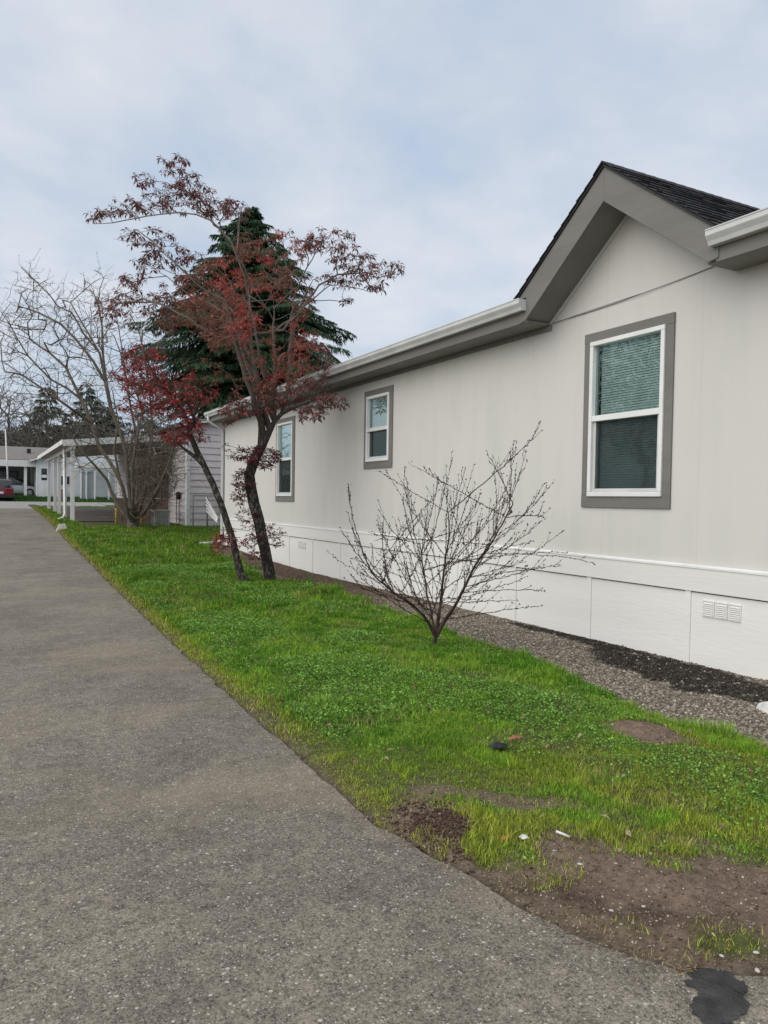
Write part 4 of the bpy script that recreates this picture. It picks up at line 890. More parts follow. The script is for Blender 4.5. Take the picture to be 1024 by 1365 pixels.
# ---- big bare many-stemmed tree by the carport
def lilac():
    D = 24.2; t = thing('bare_tree', 'large bare many stemmed tree with tangled twigs in front of the carport', 'tree', tuple(at(178, 703, D)))
    S = Skel(at(178, 709, D), .24)
    b = S.path(px([(178, 700), (178, 694)], D), 0, [.21, .19], .2)
    def lim(frm, pts, r_, j=.012): return S.path(px(pts, D), frm, list(np.linspace(r_*.78, .009, len(pts)+1)[:-1]), .4, j)
    s1 = lim(b, [(168, 688), (158, 675), (148, 655), (143, 640), (128, 622, -.5), (115, 608, -.7), (97, 584, -1), (80, 575, -1.2)], .085)
    s2 = lim(b, [(170, 680, .3), (164, 650, .4), (155, 630, .4), (144, 612, .5), (132, 595, .6), (122, 565, .8), (108, 532, 1)], .085)
    lim(s2, [(90, 518, 1), (68, 506, 1), (37, 474, 1), (14, 434, 1), (-4, 408, 1)], .03); lim(s2, [(88, 490, 1.2), (66, 470, 1.4), (40, 452, 1.4), (10, 440, 1.5)], .025)
    lim(s2-2, [(95, 545, -.8), (60, 520, -1), (30, 500, -1.2), (2, 480, -1.4)], .03)
    s3 = lim(b, [(174, 675, -.3), (171, 640, -.4), (168, 605, -.5), (162, 580, -.5), (148, 545, -.6), (141, 510, -.7)], .08)
    lim(s3, [(124, 481, -.9), (101, 452, -1), (80, 431, -1), (52, 417, -1), (26, 408, -1)], .035)
    e = lim(s3, [(137, 490, -.6), (133, 471, -.6), (112, 445, -.7), (96, 417, -.8), (77, 408, -.9)], .035); lim(e, [(66, 393, -1), (45, 372, -1), (28, 356, -1)], .014)
    lim(e-3, [(94, 403, -.6), (110, 389, -.6), (126, 375, -.6), (152, 363, -.6)], .016); lim(s3, [(137, 470, -.2), (136, 434, -.1), (131, 405, 0), (133, 385, 0)], .028)
    s4 = lim(b, [(181, 675, .6), (184, 640, .8), (181, 600, 1), (180, 570, 1), (172, 530, 1), (166, 490, 1), (160, 450, 1)], .07)
    s5 = lim(b, [(186, 680, 0), (194, 650, -.2), (200, 615, -.3), (203, 575, -.3), (200, 530, -.3), (195, 490, -.4), (185, 440, -.4)], .06)
    s6 = lim(b, [(190, 686, -.5), (203, 665, -1), (217, 640, -1.3), (228, 610, -1.5), (236, 580, -1.6)], .05)
    lim(b, [(177, 670, -.8), (176, 630, -1), (182, 590, -1.2), (190, 550, -1.3), (178, 505, -1.3)], .06); lim(b, [(168, 676, -.9), (160, 640, -1), (152, 600, -1.3), (158, 560, -1.5), (150, 520, -1.5)], .055)
    lim(b, [(183, 670, 1.2), (178, 630, 1.4), (172, 600, 1.6), (186, 560, 1.8)], .05)
    att = np.concatenate([inell(200, 60, 470, 62, 62, D, 3), inell(100, 20, 440, 28, 42, D, 2.5), inell(40, 35, 520, 42, 26, D, 2.5), inell(150, 108, 432, 42, 52, D, 3), inell(40, 60, 395, 34, 22, D, 2), inell(150, 150, 450, 42, 62, D, 3), inell(80, 195, 470, 40, 60, D, 3), inell(120, 130, 530, 52, 44, D, 3.5), inell(620, 205, 595, 40, 48, D-.3, 3), inell(420, 208, 640, 32, 34, D-.6, 2.4), inell(70, 120, 600, 40, 36, D, 3), inell(100, 190, 540, 42, 40, D, 3.4), inell(50, 180, 655, 30, 34, D, 2), inell(110, 180, 682, 24, 16, D, 1.6), inell(16, 40, 375, 24, 20, D, 1.2), inell(12, 130, 375, 26, 16, D, 1.2)])
    ends = S.attract(att, .0, .04, .3, up=.6, bend=.2); P0 = np.array([S.p[i] for i in ends])
    tw = P0[rng.integers(0, len(P0), 5600)]+rng.normal(0, .28, (5600, 3))+np.array([0, 0, .12]); e2 = S.attract(tw, .0, .015, .2, up=.7, maxd=.7, bend=.1)
    S.mesh('trunk', M['bark_grey'], t, r0=.0044, ex=2.3, rmax=.06)
    P = np.array([S.p[i] for i in e2]); P = P[rng.random(len(P)) < .5]; P, Dv = rosettes(P, 3, -.3); m = len(P)
    leaves('leaf_buds', P, Dv, .03+.035*rng.random(m), .012+.012*rng.random(m), np.array([.10, .082, .045])*(.6+.8*rng.random((m, 1))), t, M['leaf'])
lilac()

# ---- conifers
def conifer_mesh(H, rad, nb, seed, droop=.35, ragged=.35, blade=.35, dens=26, tp=.75, zb=.06, lmax=99):
    g = np.random.default_rng(seed); mb = MB(); mb.tube([(0, 0, -.3), (0, 0, H*.5), (0, 0, H*.97)], [H*.022, H*.013, .02], 7)
    P = []; Dv = []; bt = MB()
    for i in range(nb):
        u = (i+g.random())/nb; u = max(u, 0); z = H*(zb+(.99-zb)*u**.9); u = z/H; th = g.random()*6.28; Lb = min(rad*(1-u)**tp, lmax)*(1-ragged+ragged*1.6*g.random())+.25
        d = np.array([math.cos(th), math.sin(th), 0]); up = .25-.25*u+.3*u*u+g.normal(0, .16); m = 7; pts = []
        for q in range(m+1):
            s = q/m; pts.append(np.array([0, 0, z])+d*Lb*s+np.array([0, 0, Lb*(up*s-droop*s*s)]))
        bt.tube(pts, [.035*(1-.85*q/m)*(Lb/rad+.3) for q in range(m+1)], 3, False)
        side = np.array([-d[1], d[0], 0]); nn = max(6, int(dens*Lb))
        s = g.random(nn)**.7; w_ = (.34*Lb*(1-s*.75))*(g.random(nn)*2-1); base = np.array([0, 0, z])+d*(Lb*s)[:, None]+side*w_[:, None]+np.array([0, 0, 1])*(Lb*(up*s-droop*s*s)-np.abs(w_)*.35)[:, None]
        dd = d*(.5+g.random((nn, 1))*.5)+side*np.sign(w_)[:, None]*(.3+.8*g.random((nn, 1)))+np.array([0, 0, -1])*(.35+.8*g.random((nn, 1))); P.append(base); Dv.append(dd)
    return mb, bt, np.concatenate(P), np.concatenate(Dv)
def conifer(name, label, loc, H, rad, nb, seed, blade, dens, colr, group=None, **k):
    t = thing(name, label, 'tree', loc, group); mb, bt, P, Dv = conifer_mesh(H, rad, nb, seed, dens=dens, **k); L0 = np.array(loc)
    for q in (mb, bt): q.v = [tuple(np.array(v)+L0) for v in q.v]
    mb.build('trunk', M['bark_far'], t); bt.build('branches', M['bark_far'], t); n = len(P)
    hue = np.array(colr)*(.55+.9*rng.random((n, 1)))*np.array([1, 1, 1]); hue = hue*(.7+.6*fbm(P[:, 0]+P[:, 2], P[:, 1]+P[:, 2]*.7, .8, 2)[:, None]*1.2)
    leaves('crown', P+L0, Dv, blade*(.5+.8*rng.random(n)), blade*.17*(.6+.8*rng.random(n)), hue, t, M['needle']); return t
conifer('cedar_tree', 'tall dark green drooping conifer rising behind the red leaved tree and the house roof', (13.5, 42.0, .9), 17.3, 12.3, 460, 5, .36, 100, (.040, .078, .036), droop=.34, ragged=.55, tp=1.0, zb=.28, lmax=5.0)
# ------------------------------------------------------------------ neighbouring house, carport and yard things
def gzf(x, y): return float(tz(y))
def nb_house():
    X, Ya, Yb, Z = 6.17, 25.7, 41.0, .40; H = 3.92; W2 = 7.4
    t = thing('neighbour_house', 'pinkish grey lap sided house with white corner boards behind the leaning red tree', 'house', (X, Ya, Z))
    mb = MB(); lap = .225; n = int((H-Z)/lap)+1
    for i in range(n):
        z0 = Z-.1+i*lap; z1 = min(z0+lap, H)
        if z0 >= H: break
        mb.prism([(X-.034, 0, z0), (X-.002, 0, z1), (X+.03, 0, z1), (X+.03, 0, z0)], (0, Ya+.0305, 0), (0, Yb, 0))
        mb.prism([(0, Ya-.034, z0), (0, Ya-.002, z1), (0, Ya+.03, z1), (0, Ya+.03, z0)], (X+.0005, 0, 0), (X+W2, 0, 0))
    zr = H
    for i in range(6):   # gable end
        z0 = H+i*lap*1.0; f0 = i*lap/(.2*W2/2*1.0*1.0+.001)
        a = (z0-H)/.20; b_ = (min(z0+lap, H+.2*W2/2)-H)/.20
        if a >= W2/2: break
        mb.prism([(X+a, 0, z0), (X+W2-a, 0, z0), (X+W2-b_, 0, z0+lap if b_ < W2/2 else H+.2*W2/2), (X+b_, 0, z0+lap if b_ < W2/2 else H+.2*W2/2)], (0, Ya-.01, 0), (0, Ya+.03, 0))
    mb.box(X+.031, X+W2, Ya+.031, Yb-.001, Z, H-.001)
    mb.build('wall', M['siding'], t)
    mb = MB(); mb.box(X-.045, X+.07, Ya-.055, Ya-.0345, Z-.1, H-.02); mb.box(X-.055, X-.0345, Ya-.034, Ya+.08, Z-.1, H-.02); mb.build('corner_board', M['white'], t)
    mb = MB(); mb.box(X-.055, X-.0345, Yb-.12, Yb+.03, Z+.3, H-.05); mb.build('corner_board', M['white'], t)
    mb = MB(); mb.beam((X-.5, Ya-.30, H-.02), (X+W2/2, Ya-.30, H+.2*W2/2+.08), .03, .13); mb.beam((X+W2+.5, Ya-.30, H-.02), (X+W2/2, Ya-.30, H+.2*W2/2+.08), .03, .13); mb.build('rake_board', M['oldwhite'], t)
    mb = MB()
    for s in (0, 1):
        xa = X-.5 if s == 0 else X+W2+.5
        mb.prism([(xa, 0, H+.03), (X+W2/2, 0, H+.2*W2/2+.155), (X+W2/2, 0, H+.2*W2/2+.105), (xa, 0, H-.02)], (0, Ya-.32, 0), (0, Yb+.3, 0))
    mb.build('roof', M['greyroof'], t)
    mb = MB(); mb.tube([(X-.06, Ya-.06, H-.1), (X-.06, Ya-.06, Z+.16), (X-.14, Ya-.2, Z+.05)], .035, 8); mb.build('downspout', M['white'], t, smooth=True)
    mb = MB(); mb.box(X-.13, X-.024, 26.55, 26.72, H-.52, H-.30); mb.build('wall_lamp', M['black'], t, .01)
    mb = MB(); mb.lathe((X-.12, 26.55, 1.42), [(.06, 0), (.085, .05), (.085, .22), (.05, .27)], 12); mb.build('electric_meter', M['black'], t)
    mb = MB(); mb.tube([(X-.08, 26.55, 1.42), (X-.08, 26.55, .55)], .02, 6); mb.tube([(X-.1, 27.0, .75), (X-.1, 26.3, .72)], .025, 6); mb.tube([(X-.1, 27.0, .92), (X-.1, 26.3, .9)], .02, 6); mb.tube([(X-.1, 26.9, 1.5), (X-.1, 26.9, .5)], .02, 6); mb.build('service_pipes', M['grey'], t)
    for y_ in (36.5, 31.2):
        f = MB().box(X-.05, X-.023, y_-.5, y_+.5, 1.75, 2.95).build('window', M['white'], t); MB().box(X-.056, X-.0505, y_-.42, y_+.42, 1.83, 2.87).build('pane', M['carglass'], f)
nb_house()

def carport():
    Z = .55; t = thing('carport', 'white open carport with a row of white posts and dark underside beside the road', 'carport', (4.4, 34, Z))
    Ya, Yb = 27.7, 40.6
    za, zb_ = 3.36, 3.74
    mb = MB()
    mb.prism([(2.45, 0, za), (6.12, 0, zb_), (6.12, 0, zb_-.05), (2.45, 0, za-.05)], (0, Ya+.021, 0), (0, Yb, 0)); mb.build('roof', M['brown'], t)
    mb = MB()
    mb.prism([(2.42, 0, za+.03), (6.12, 0, zb_+.03), (6.12, 0, zb_-.20), (2.42, 0, za-.19)], (0, Ya, 0), (0, Ya+.02, 0)); mb.box(2.40, 2.42, Ya, Yb, za-.12, za+.04); mb.build('fascia', M['white'], t)
    mb = MB(); mb.box(2.70, 2.82, Ya+.03, Yb-.4, 3.10, 3.25); mb.build('beam', M['oldwhite'], t)
    mb = MB()
    for y_ in np.arange(Ya+.8, Yb-.3, 1.2): mb.beam((2.5, y_, za-.10), (6.1, y_, zb_-.10), .045, .10)
    mb.build('rafters', M['oldwhite'], t)
    for y_ in (28.0, 30.75, 33.0, 35.0, 38.3):
        MB().box(2.70, 2.82, y_-.06, y_+.06, gzf(2.7, y_)-.1, 3.099).build('post', M['white'], t)
    MB().tube([(2.60, 29.3, 3.2), (2.64, 29.3, .82), (2.55, 29.25, .68), (2.40, 29.1, .64)], .045, 8).build('downspout', M['white'], t, smooth=True)
    mb = MB(); mb.box(2.66, 2.80, 40.2, 40.32, .85, 3.1)
carport()
def screen_panel():
    t = thing('privacy_screen', 'brown slatted wooden screen under the carport beside the bare tree', 'screen', (5.2, 28.3, .55))
    mb = MB()
    for i, x_ in enumerate(np.arange(4.85, 6.08, .105)): mb.box(x_, x_+.095, 28.30+.004*(i % 2), 28.33+.004*(i % 2), 1.45, 3.35)
    mb.build('boards', M['brown'], t); MB().box(4.2, 6.08, 28.28, 28.34, .5, 1.43).build('lower_panel', M['brown_low'], t)
    for x_ in (4.78, 5.52): MB().box(x_-.05, x_+.03, 28.20, 28.27, .5, 3.4).build('post', M['brown'], t)
screen_panel()
for i, (x_, l) in enumerate(((4.01, 'thin yellow post left of the bare tree trunk at the driveway end'), (4.84, 'thin yellow post between the bare tree and the beige heat pump box'))):
    b = MB().lathe((x_, 26.7, .45), [(.038, 0), (.038, .60), (.034, .63), (.015, .65)], 10).build('yellow_post', M['yellow'], smooth=True); tag(b, l, 'bollard', 'yellow posts in front of the carport')
def ac_unit():
    t = thing('heat_pump', 'beige ribbed air conditioner box on the grass by the brown screen', 'air conditioner', (5.36, 26.1, .46))
    mb = MB(); mb.box(5.10, 5.62, 25.88, 26.36, .44, 1.02)
    mb.build('housing', M['ac'], t, .015)
    mb = MB(); [mb.box(x_, x_+.018, 25.866, 25.879, .50, .99) for x_ in np.arange(5.15, 5.58, .055)]; [mb.box(5.086, 5.099, y_, y_+.018, .50, .99) for y_ in np.arange(25.92, 26.32, .055)]; mb.build('grille_ribs', M['grey'], t)
    MB().box(5.07, 5.65, 25.85, 26.39, 1.021, 1.055).build('lid', M['ac'], t, .01)
ac_unit()
def chain_gate():
    t = thing('chain_link_gate', 'grey chain link gate between the two houses', 'gate', (6.7, 25.2, .43)); z0 = .42
    for x_ in (6.24, 6.72): MB().tube([(x_, 25.2, z0-.1), (x_, 25.2, z0+1.22)], .03 if x_ > 6.5 else .022, 8).build('post', M['grey'], t, smooth=True)
    mb = MB(); mb.tube([(6.24, 25.2, z0+1.14), (8.6, 25.2, z0+1.14)], .02, 6); mb.tube([(6.24, 25.2, z0+.06), (8.6, 25.2, z0+.06)], .016, 6); mb.build('rail', M['grey'], t)
    mb = MB()
    for k in range(58):
        x_ = 6.24+k*.06
        for s in (1, -1):
            xa, xb = x_, x_+s*1.05; 
            if s == 1: za, zc = z0+.07, z0+1.12
            else: za, zc = z0+.07, z0+1.12
            if 5.6 < xb < 9.2 and min(xa, xb) >= 6.22 and max(xa, xb) < 8.6: mb.beam((xa, 25.2+.003*s, za), (xb, 25.2+.003*s, zc), .004, .004)
    mb.build('mesh_wires', M['grey'], t)
chain_gate()
def slats():
    t = thing('white_slat_bundle', 'fan of white vinyl slats leaning on the far corner of the greige house', 'slats', (5.75, 21.0, .2))
    for k in range(5):
        a = (5.58+.006*k, 21.1, 1.50-.095*k); b = (5.86-.006*k, 20.85, .93-.03*k); MB().beam(a, b, .010, .022).build('slat', M['white'], t)
slats()
def planter():
    mb = MB(); c = (2.15, 24.75, .42)
    mb.prism([(c[0]-.17, c[1]-.15, c[2]-.02), (c[0]+.17, c[1]-.15, c[2]-.02), (c[0]+.17, c[1]+.15, c[2]-.02), (c[0]-.17, c[1]+.15, c[2]-.02)], (0, 0, 0), (0, 0, .05))
    n = len(mb.v); mb.v += [(c[0]+sx*.155, c[1]+sy*.13, c[2]+.031) for sx, sy in ((-1,-1),(1,-1),(1,1),(-1,1))]+[(c[0]+sx*.085, c[1]+sy*.08, c[2]+.21) for sx, sy in ((-1,-1),(1,-1),(1,1),(-1,1))]
    mb.f += [tuple(n+i for i in q) for q in ((0,1,5,4),(1,2,6,5),(2,3,7,6),(3,0,4,7),(4,5,6,7),(0,3,2,1))]
    tag(mb.build('concrete_block', M['concrete'], None, .012), 'pale tapered concrete block on the grass corner in front of the carport posts', 'block')
planter()

# ---- beyond the cross road
def white_house():
    Y = 62.0; Z = 1.34
    def X(pxx): d = FW+RT*(pxx-CX)/FPX-UP*(650-CY)/FPX; return d[0]/d[1]*Y
    xa, xb, xm = X(49), X(104), X(95); ze = 4.05
    t = thing('white_house', 'small white gable fronted house across the street, seen behind the carport posts', 'house', (xa, Y, Z))
    xr = (xa-.45+xb+6)/2; rz = ze+(xr-xa+.45)*.36
    n = MB(); n.prism([(xa, 0, Z-.3), (xb+5.5, 0, Z-.3), (xb+5.5, 0, ze+.1), (xr, 0, rz-.05), (xa, 0, ze+.1)], (0, Y, 0), (0, Y+12, 0)); n.build('wall', M['palewall'], t)
    mb = MB(); x0 = xa-.55
    mb.prism([(x0, 0, ze+.02), (xr, 0, rz+.18), (xr, 0, rz+.02), (x0, 0, ze-.12)], (0, Y-.45, 0), (0, Y-.38, 0)); mb.prism([(xb+6.1, 0, ze+.02), (xr, 0, rz+.18), (xr, 0, rz+.02), (xb+6.1, 0, ze-.12)], (0, Y-.45, 0), (0, Y-.38, 0)); mb.build('rake_board', M['oldwhite'], t)
    mb = MB(); mb.prism([(x0, 0, ze+.06), (xr, 0, rz+.22), (xr, 0, rz+.10), (x0, 0, ze-.04)], (0, Y-.37, 0), (0, Y+12.4, 0)); mb.prism([(xb+6.1, 0, ze+.06), (xr, 0, rz+.22), (xr, 0, rz+.10), (xb+6.1, 0, ze-.04)], (0, Y-.37, 0), (0, Y+12.4, 0)); mb.build('roof', M['greyroof'], t)
    d = MB().box(X(53.2), X(64), Y-.06, Y-.002, Z-.1, 3.62).build('door', M['white'], t); f = MB().box(X(55), X(62.5), Y-.075, Y-.061, 2.62, 3.5).build('window', M['carglass'], d); MB().box(X(55.4), X(62.1), Y-.082, Y-.0755, 2.80, 3.02).build('window_bar', M['white'], f)
    for a, b, c_, d_ in ((89, 92.5, 2.35, 2.95), (80.5, 84, 2.3, 2.95)):
        f = MB().box(X(a)-.05, X(b)+.05, Y-.05, Y-.003, c_-.06, d_+.06).build('window', M['white'], t); MB().box(X(a), X(b), Y-.06, Y-.0505, c_, d_).build('pane', M['carglass'], f)
    MB().box(X(104.5), X(110), Y-1.8, Y-1.72, Z-.1, 3.3).build('grey_panel', M['greypanel'], t); MB().box(X(112), X(121), Y-1.7, Y-1.64, Z-.1, 3.3).build('grey_panel', M['greypanel'], t)
    for p in (104, 111, 122, 140): MB().box(X(p)-.05, X(p)+.05, Y-1.95, Y-1.85, Z-.2, 3.6).build('porch_post', M['white'], t)
    mb = MB(); mb.box(X(98), X(165), Y-2.1, Y-.5, 3.60, 3.90); mb.build('porch_roof', M['oldwhite'], t)
    MB().box(X(79.5), X(84.5), Y-.9, Y-.4, Z-.1, Z+.62).build('brown_box', M['brown_low'], t)
white_house()
def bike(loc, rz, label):
    t = thing('bicycle', label, 'bicycle', loc, 'bicycles under the porch roof'); c, s = math.cos(rz), math.sin(rz)
    Wp = lambda u, z: (loc[0]+u*c, loc[1]+u*s, loc[2]+z)
    for u in (-.52, .52): MB().tube([Wp(u+.33*math.cos(a), .34+.33*math.sin(a)) for a in np.linspace(0, 6.283, 19)], .022, 5, False).build('wheel', M['rubber'], t)
    mb = MB()
    for a, b in (((-.52, .34), (-.1, .34)), ((-.1, .34), (.38, .72)), ((-.25, .80), (.38, .78)), ((-.1, .34), (-.25, .85)), ((-.52, .34), (-.22, .78)), ((.38, .80), (.52, .34))): mb.tube([Wp(*a), Wp(*b)], .018, 5)
    mb.build('frame', M['black'], t); mb = MB(); mb.tube([Wp(.36, .8), Wp(.34, .98), Wp(.46, 1.02)], .014, 5); mb.build('handlebar', M['grey'], t); mb = MB(); mb.beam(Wp(-.38, .90), Wp(-.14, .92), .12, .05); mb.build('saddle', M['black'], t)
bike((13.05, 60.6, 1.27), .1, 'dark bicycle standing under the porch roof beyond the street, left one'); bike((14.0, 60.9, 1.27), -.25, 'dark bicycle standing under the porch roof beyond the street, right one')

def grey_house():
    Y = 70.0; Z = 1.36
    t = thing('grey_house', 'low grey house with a brown grey roof and white carport edge across the street', 'house', (0, Y, Z))
    MB().box(-16, 8.2, Y, Y+8, Z-.2, 4.3).build('wall', M['greywall'], t)
    mb = MB(); mb.prism([(0, Y-1.2, 4.40), (0, Y+4, 5.75), (0, Y+9.2, 4.4), (0, Y+9.2, 4.28), (0, Y+4, 5.6), (0, Y-1.2, 4.28)], (-17, 0, 0), (9, 0, 0)); mb.build('roof', M['greyroof'], t)
    for x_, y_ in ((3.4, Y+1.3), (4.9, Y+2.4), (6.9, Y+2.6)): MB().box(x_, x_+.3, y_, y_+.3, 4.9, 5.45).build('roof_vent', M['black'], t)
    MB().box(-16, 5.6, Y-7.2, Y-7.1, 3.62, 4.10).build('carport_fascia', M['white'], t); MB().box(-16, 5.6, Y-7.09, Y-1.3, 3.95, 4.05).build('carport_roof', M['greyroof'], t)
    for x_ in (2.9, 4.55, -1.2): MB().box(x_-.10, x_+.10, Y-7.0, Y-6.8, Z-.2, 3.64).build('carport_post', M['white'], t)
    for a, b, c_, d_ in ((1.2, 1.8, 1.5, 3.7), (2.0, 2.6, 1.9, 3.5), (4.6, 5.4, 2.6, 3.5)): MB().box(a, b, Y-.06, Y-.002, c_, d_).build('window', M['carglass'], t)
    mb = MB(); mb.beam((2.6, Y-2.2, 2.75), (5.2, Y-2.2, 1.75), .06, .08); mb.beam((1.6, Y-2.2, 2.75), (2.6, Y-2.2, 2.75), .06, .08)
    for k in range(9): mb.beam((1.6+.4*k, Y-2.2, min(2.75, 2.75-(1.6+.4*k-2.6)*.385)), (1.6+.4*k, Y-2.2, 1.4), .035, .035)
    mb.build('stair_rail', M['black'], t)
grey_house()
def car(name, label, loc, yaw, paint, L_=4.5, W_=1.78, H=1.42, suv=False):
    t = thing(name, label, 'car', loc); c, s = math.cos(yaw), math.sin(yaw)
    def T(mb): mb.v = [(loc[0]+v[0]*c-v[1]*s, loc[1]+v[0]*s+v[1]*c, loc[2]+v[2]) for v in mb.v]; return mb
    h = L_/2; bl = H*.62
    prof = [(-h, .36), (-h-.02, .62), (-h+.04, bl*.98), (-h+.35, bl+.04), (h*.42, bl), (h-.25, bl*.84), (h-.02, bl*.68), (h, .40), (h-.12, .22), (-h+.12, .22)]
    def loft(prof, w0, w1, shrink):
        mb = MB(); k = len(prof)
        for wv, sc in ((-w1, shrink), (-w0, 1.0), (w0, 1.0), (w1, shrink)):
            cx_ = sum(p[0] for p in prof)/k; cz_ = sum(p[1] for p in prof)/k
            mb.v += [(cx_+(p[0]-cx_)*sc, wv, cz_+(p[1]-cz_)*sc) for p in prof]
        mb.f.append(tuple(range(k))[::-1]); mb.f.append(tuple(3*k+i for i in range(k)))
        for q in range(3):
            for i in range(k): mb.f.append((q*k+i, q*k+(i+1) % k, (q+1)*k+(i+1) % k, (q+1)*k+i))
        return mb
    T(loft(prof, W_/2-.07, W_/2, .96)).build('body', paint, t, .03, True)
    rb = -h+.12 if suv else -h+.55
    cab = [(rb, bl-.02), (rb+.28, H-.06), (rb+.55, H), (h*.02, H-.01), (h*.28, H-.16), (h*.52, bl-.02)]
    T(loft(cab, W_/2-.26, W_/2-.12, .94)).build('cabin_glass', M['carglass'], t, .02, True)
    T(loft([(rb+.24, H-.09), (rb+.5, H+.012), (h*.05, H+.008), (h*.25, H-.12), (0, H-.05)], W_/2-.27, W_/2-.2, .96)).build('roof', paint, t, .01)
    for sx in (-h*.62, h*.62):
        for sy in (-1, 1):
            w_ = MB(); n = 18; y0 = sy*(W_/2-.20); y1 = sy*(W_/2+.012)
            for y_, r_ in ((y0, .30), (y0, .32), (y1, .32), (y1, .20)): w_.v += [(sx+r_*math.cos(a), y_, .32+r_*math.sin(a)) for a in np.linspace(0, 6.283, n, endpoint=False)]
            for q in range(3): w_.f += [(q*n+i, q*n+(i+1) % n, (q+1)*n+(i+1) % n, (q+1)*n+i) for i in range(n)]
            w_.f.append(tuple(range(n))); o = T(w_).build('wheel', M['rubber'], t)
            r = MB(); r.v = [(sx+.205*math.cos(a), y1-.006*sy, .32+.205*math.sin(a)) for a in np.linspace(0, 6.283, n, endpoint=False)]+[(sx, y1-.03*sy, .32)]; r.f = [(i, (i+1) % n, n) for i in range(n)]; T(r).build('rim', M['grey'], o)
    for sy in (-1, 1):
        T(MB().box(-h-.03, -h+.12, sy*(W_/2-.30)-.22, sy*(W_/2-.30)+.22, bl*.72, bl*.92)).build('tail_lamp', M['lamp_red'], t, .02)
        T(MB().box(h-.28, h+.0, sy*(W_/2-.28)-.16, sy*(W_/2-.28)+.16, bl*.60, bl*.76)).build('headlight', M['white'], t, .02)
        T(MB().box(h*.38, h*.45, sy*(W_/2+.06)-.08, sy*(W_/2+.06)+.08, bl, bl+.12)).build('mirror', paint, t, .02)
    T(MB().box(-h-.045, -h-.02, -.26, .26, .52, .66)).build('number_plate', M['oldwhite'], t)
    T(MB().box(-h-.035, -h+.2, -W_/2+.04, W_/2-.04, .24, .42)).build('rear_bumper', M['black'], t, .02)
car('parked_car', 'dark red hatchback seen from behind at the left edge of the street', (.95, 59.4, 1.03), R(92), M['red'], 4.3, 1.8, 1.50, True)
car('parked_car', 'silver car under the white edged carport across the street', (1.95, 65.2, 1.36), R(-4), M['silver'], 4.4, 1.75, 1.42)
def lamp():
    t = thing('street_lamp', 'thin pale street lamp pole behind the dark red car', 'street lamp', (1.62, 61.5, 1.2))
    MB().tube([(1.70, 61.5, 1.1), (1.62, 61.5, 3.6), (1.50, 61.5, 6.25)], [.06, .055, .045], 8).build('pole', M['oldwhite'], t, smooth=True); MB().tube([(1.50, 61.5, 6.22), (1.2, 61.5, 6.30), (.6, 61.5, 6.28)], .035, 6).build('arm', M['oldwhite'], t); MB().box(.2, .62, 61.4, 61.6, 6.2, 6.3).build('lamp_head', M['grey'], t, .02)
lamp()
# trees beyond the houses
def XYat(pxx, Y):
    d = FW+RT*(pxx-CX)/FPX-UP*(640-CY)/FPX; return d[0]/d[1]*Y
def zat(pxx, pyy, X, Y): D = (np.array([X, Y, EYE])-CAM)@FW; return at(pxx, pyy, D)[2]
KD = 1
cons = [(62, 514, 108, 5.2, 'pointed conifer behind the left end of the white house'), (115, 508, 120, 5.5, 'tallest conifer seen through the bare tree'), (136, 532, 112, 5.0, 'conifer just right of the tallest one behind the bare tree'), (152, 548, 125, 6.0, 'conifer behind the middle of the bare tree twigs'), (92, 552, 116, 5.0, 'lower conifer between the pointed one and the tallest one'), (10, 572, 124, 5.5, 'dark conifer low at the left edge behind the grey house'), (196, 556, 118, 6.5, 'conifer above the carport roof right of the bare tree'), (34, 560, 130, 5.5, 'small conifer left of the pointed conifer')]
for i, (p, q, Y, rad, lab) in enumerate(cons):
    X = XYat(p, Y); H = zat(p, q, X, Y)-1.5
    conifer('conifer_tree', 'dark '+lab, (X, float(Y), 1.5), H, rad, 84, 20+i, .95, 20, (.040, .058, .034), 'conifers behind the far houses', droop=.30, ragged=.5)
def bare_far(label, pxx, top, Y, wid, seed):
    X = XYat(pxx, Y); H = zat(pxx, top, X, Y)-1.5; g = np.random.default_rng(seed)
    t = thing('bare_tree', label, 'tree', (X, Y, 1.5), 'bare trees behind the far houses'); S = Skel((X, Y, 1.2), .16)
    tr = S.path([(X+.2, Y, 1.5+H*.25), (X-.1, Y, 1.5+H*.5), (X, Y, 1.5+H*.8)], 0, [.14, .10, .05], .6, .05)
    n = 210; a = g.random(n)*6.28; u = g.random(n)**.8; zz_ = 1.5+H*(.18+.82*u); rr_ = wid*np.sqrt(g.random(n))*np.sin(np.clip(.25+u*.75, 0, 1)*math.pi)**.5
    S.attract(np.stack([X+np.cos(a)*rr_, Y+np.sin(a)*rr_, zz_], 1), 0, .12, .6, up=.6)
    P = np.array(S.p)[30:]; tw = P[g.integers(0, len(P), 620)]+g.normal(0, .75, (620, 3)); S.attract(tw, 0, .08, .5, up=.3, maxd=1.6)
    S.mesh('trunk', M['bark_far'], t, r0=.016, ex=2.6, rmax=.12)
for i, (p, q, Y, w_, lab) in enumerate(((12, 520, 92, 4.5, 'above the street lamp'), (40, 532, 96, 4.5, 'just left of the pointed conifer'), (-6, 500, 99, 4.5, 'tallest, at the left edge'), (84, 540, 94, 4.5, 'over the white house roof'), (56, 566, 84, 4.2, 'low, behind the roof of the grey house'), (24, 570, 86, 4.5, 'low and dense above the grey roof'), (112, 562, 88, 4.2, 'behind the left part of the carport roof'), (150, 560, 90, 4.5, 'behind the middle of the carport roof'), (215, 555, 90, 4.5, 'behind the right part of the carport roof'), (3, 575, 83, 4.2, 'low, at the very left edge above the grey roof'))):
    bare_far('leafless brown tree far behind, '+lab, p, q, float(Y), w_, 50+i)
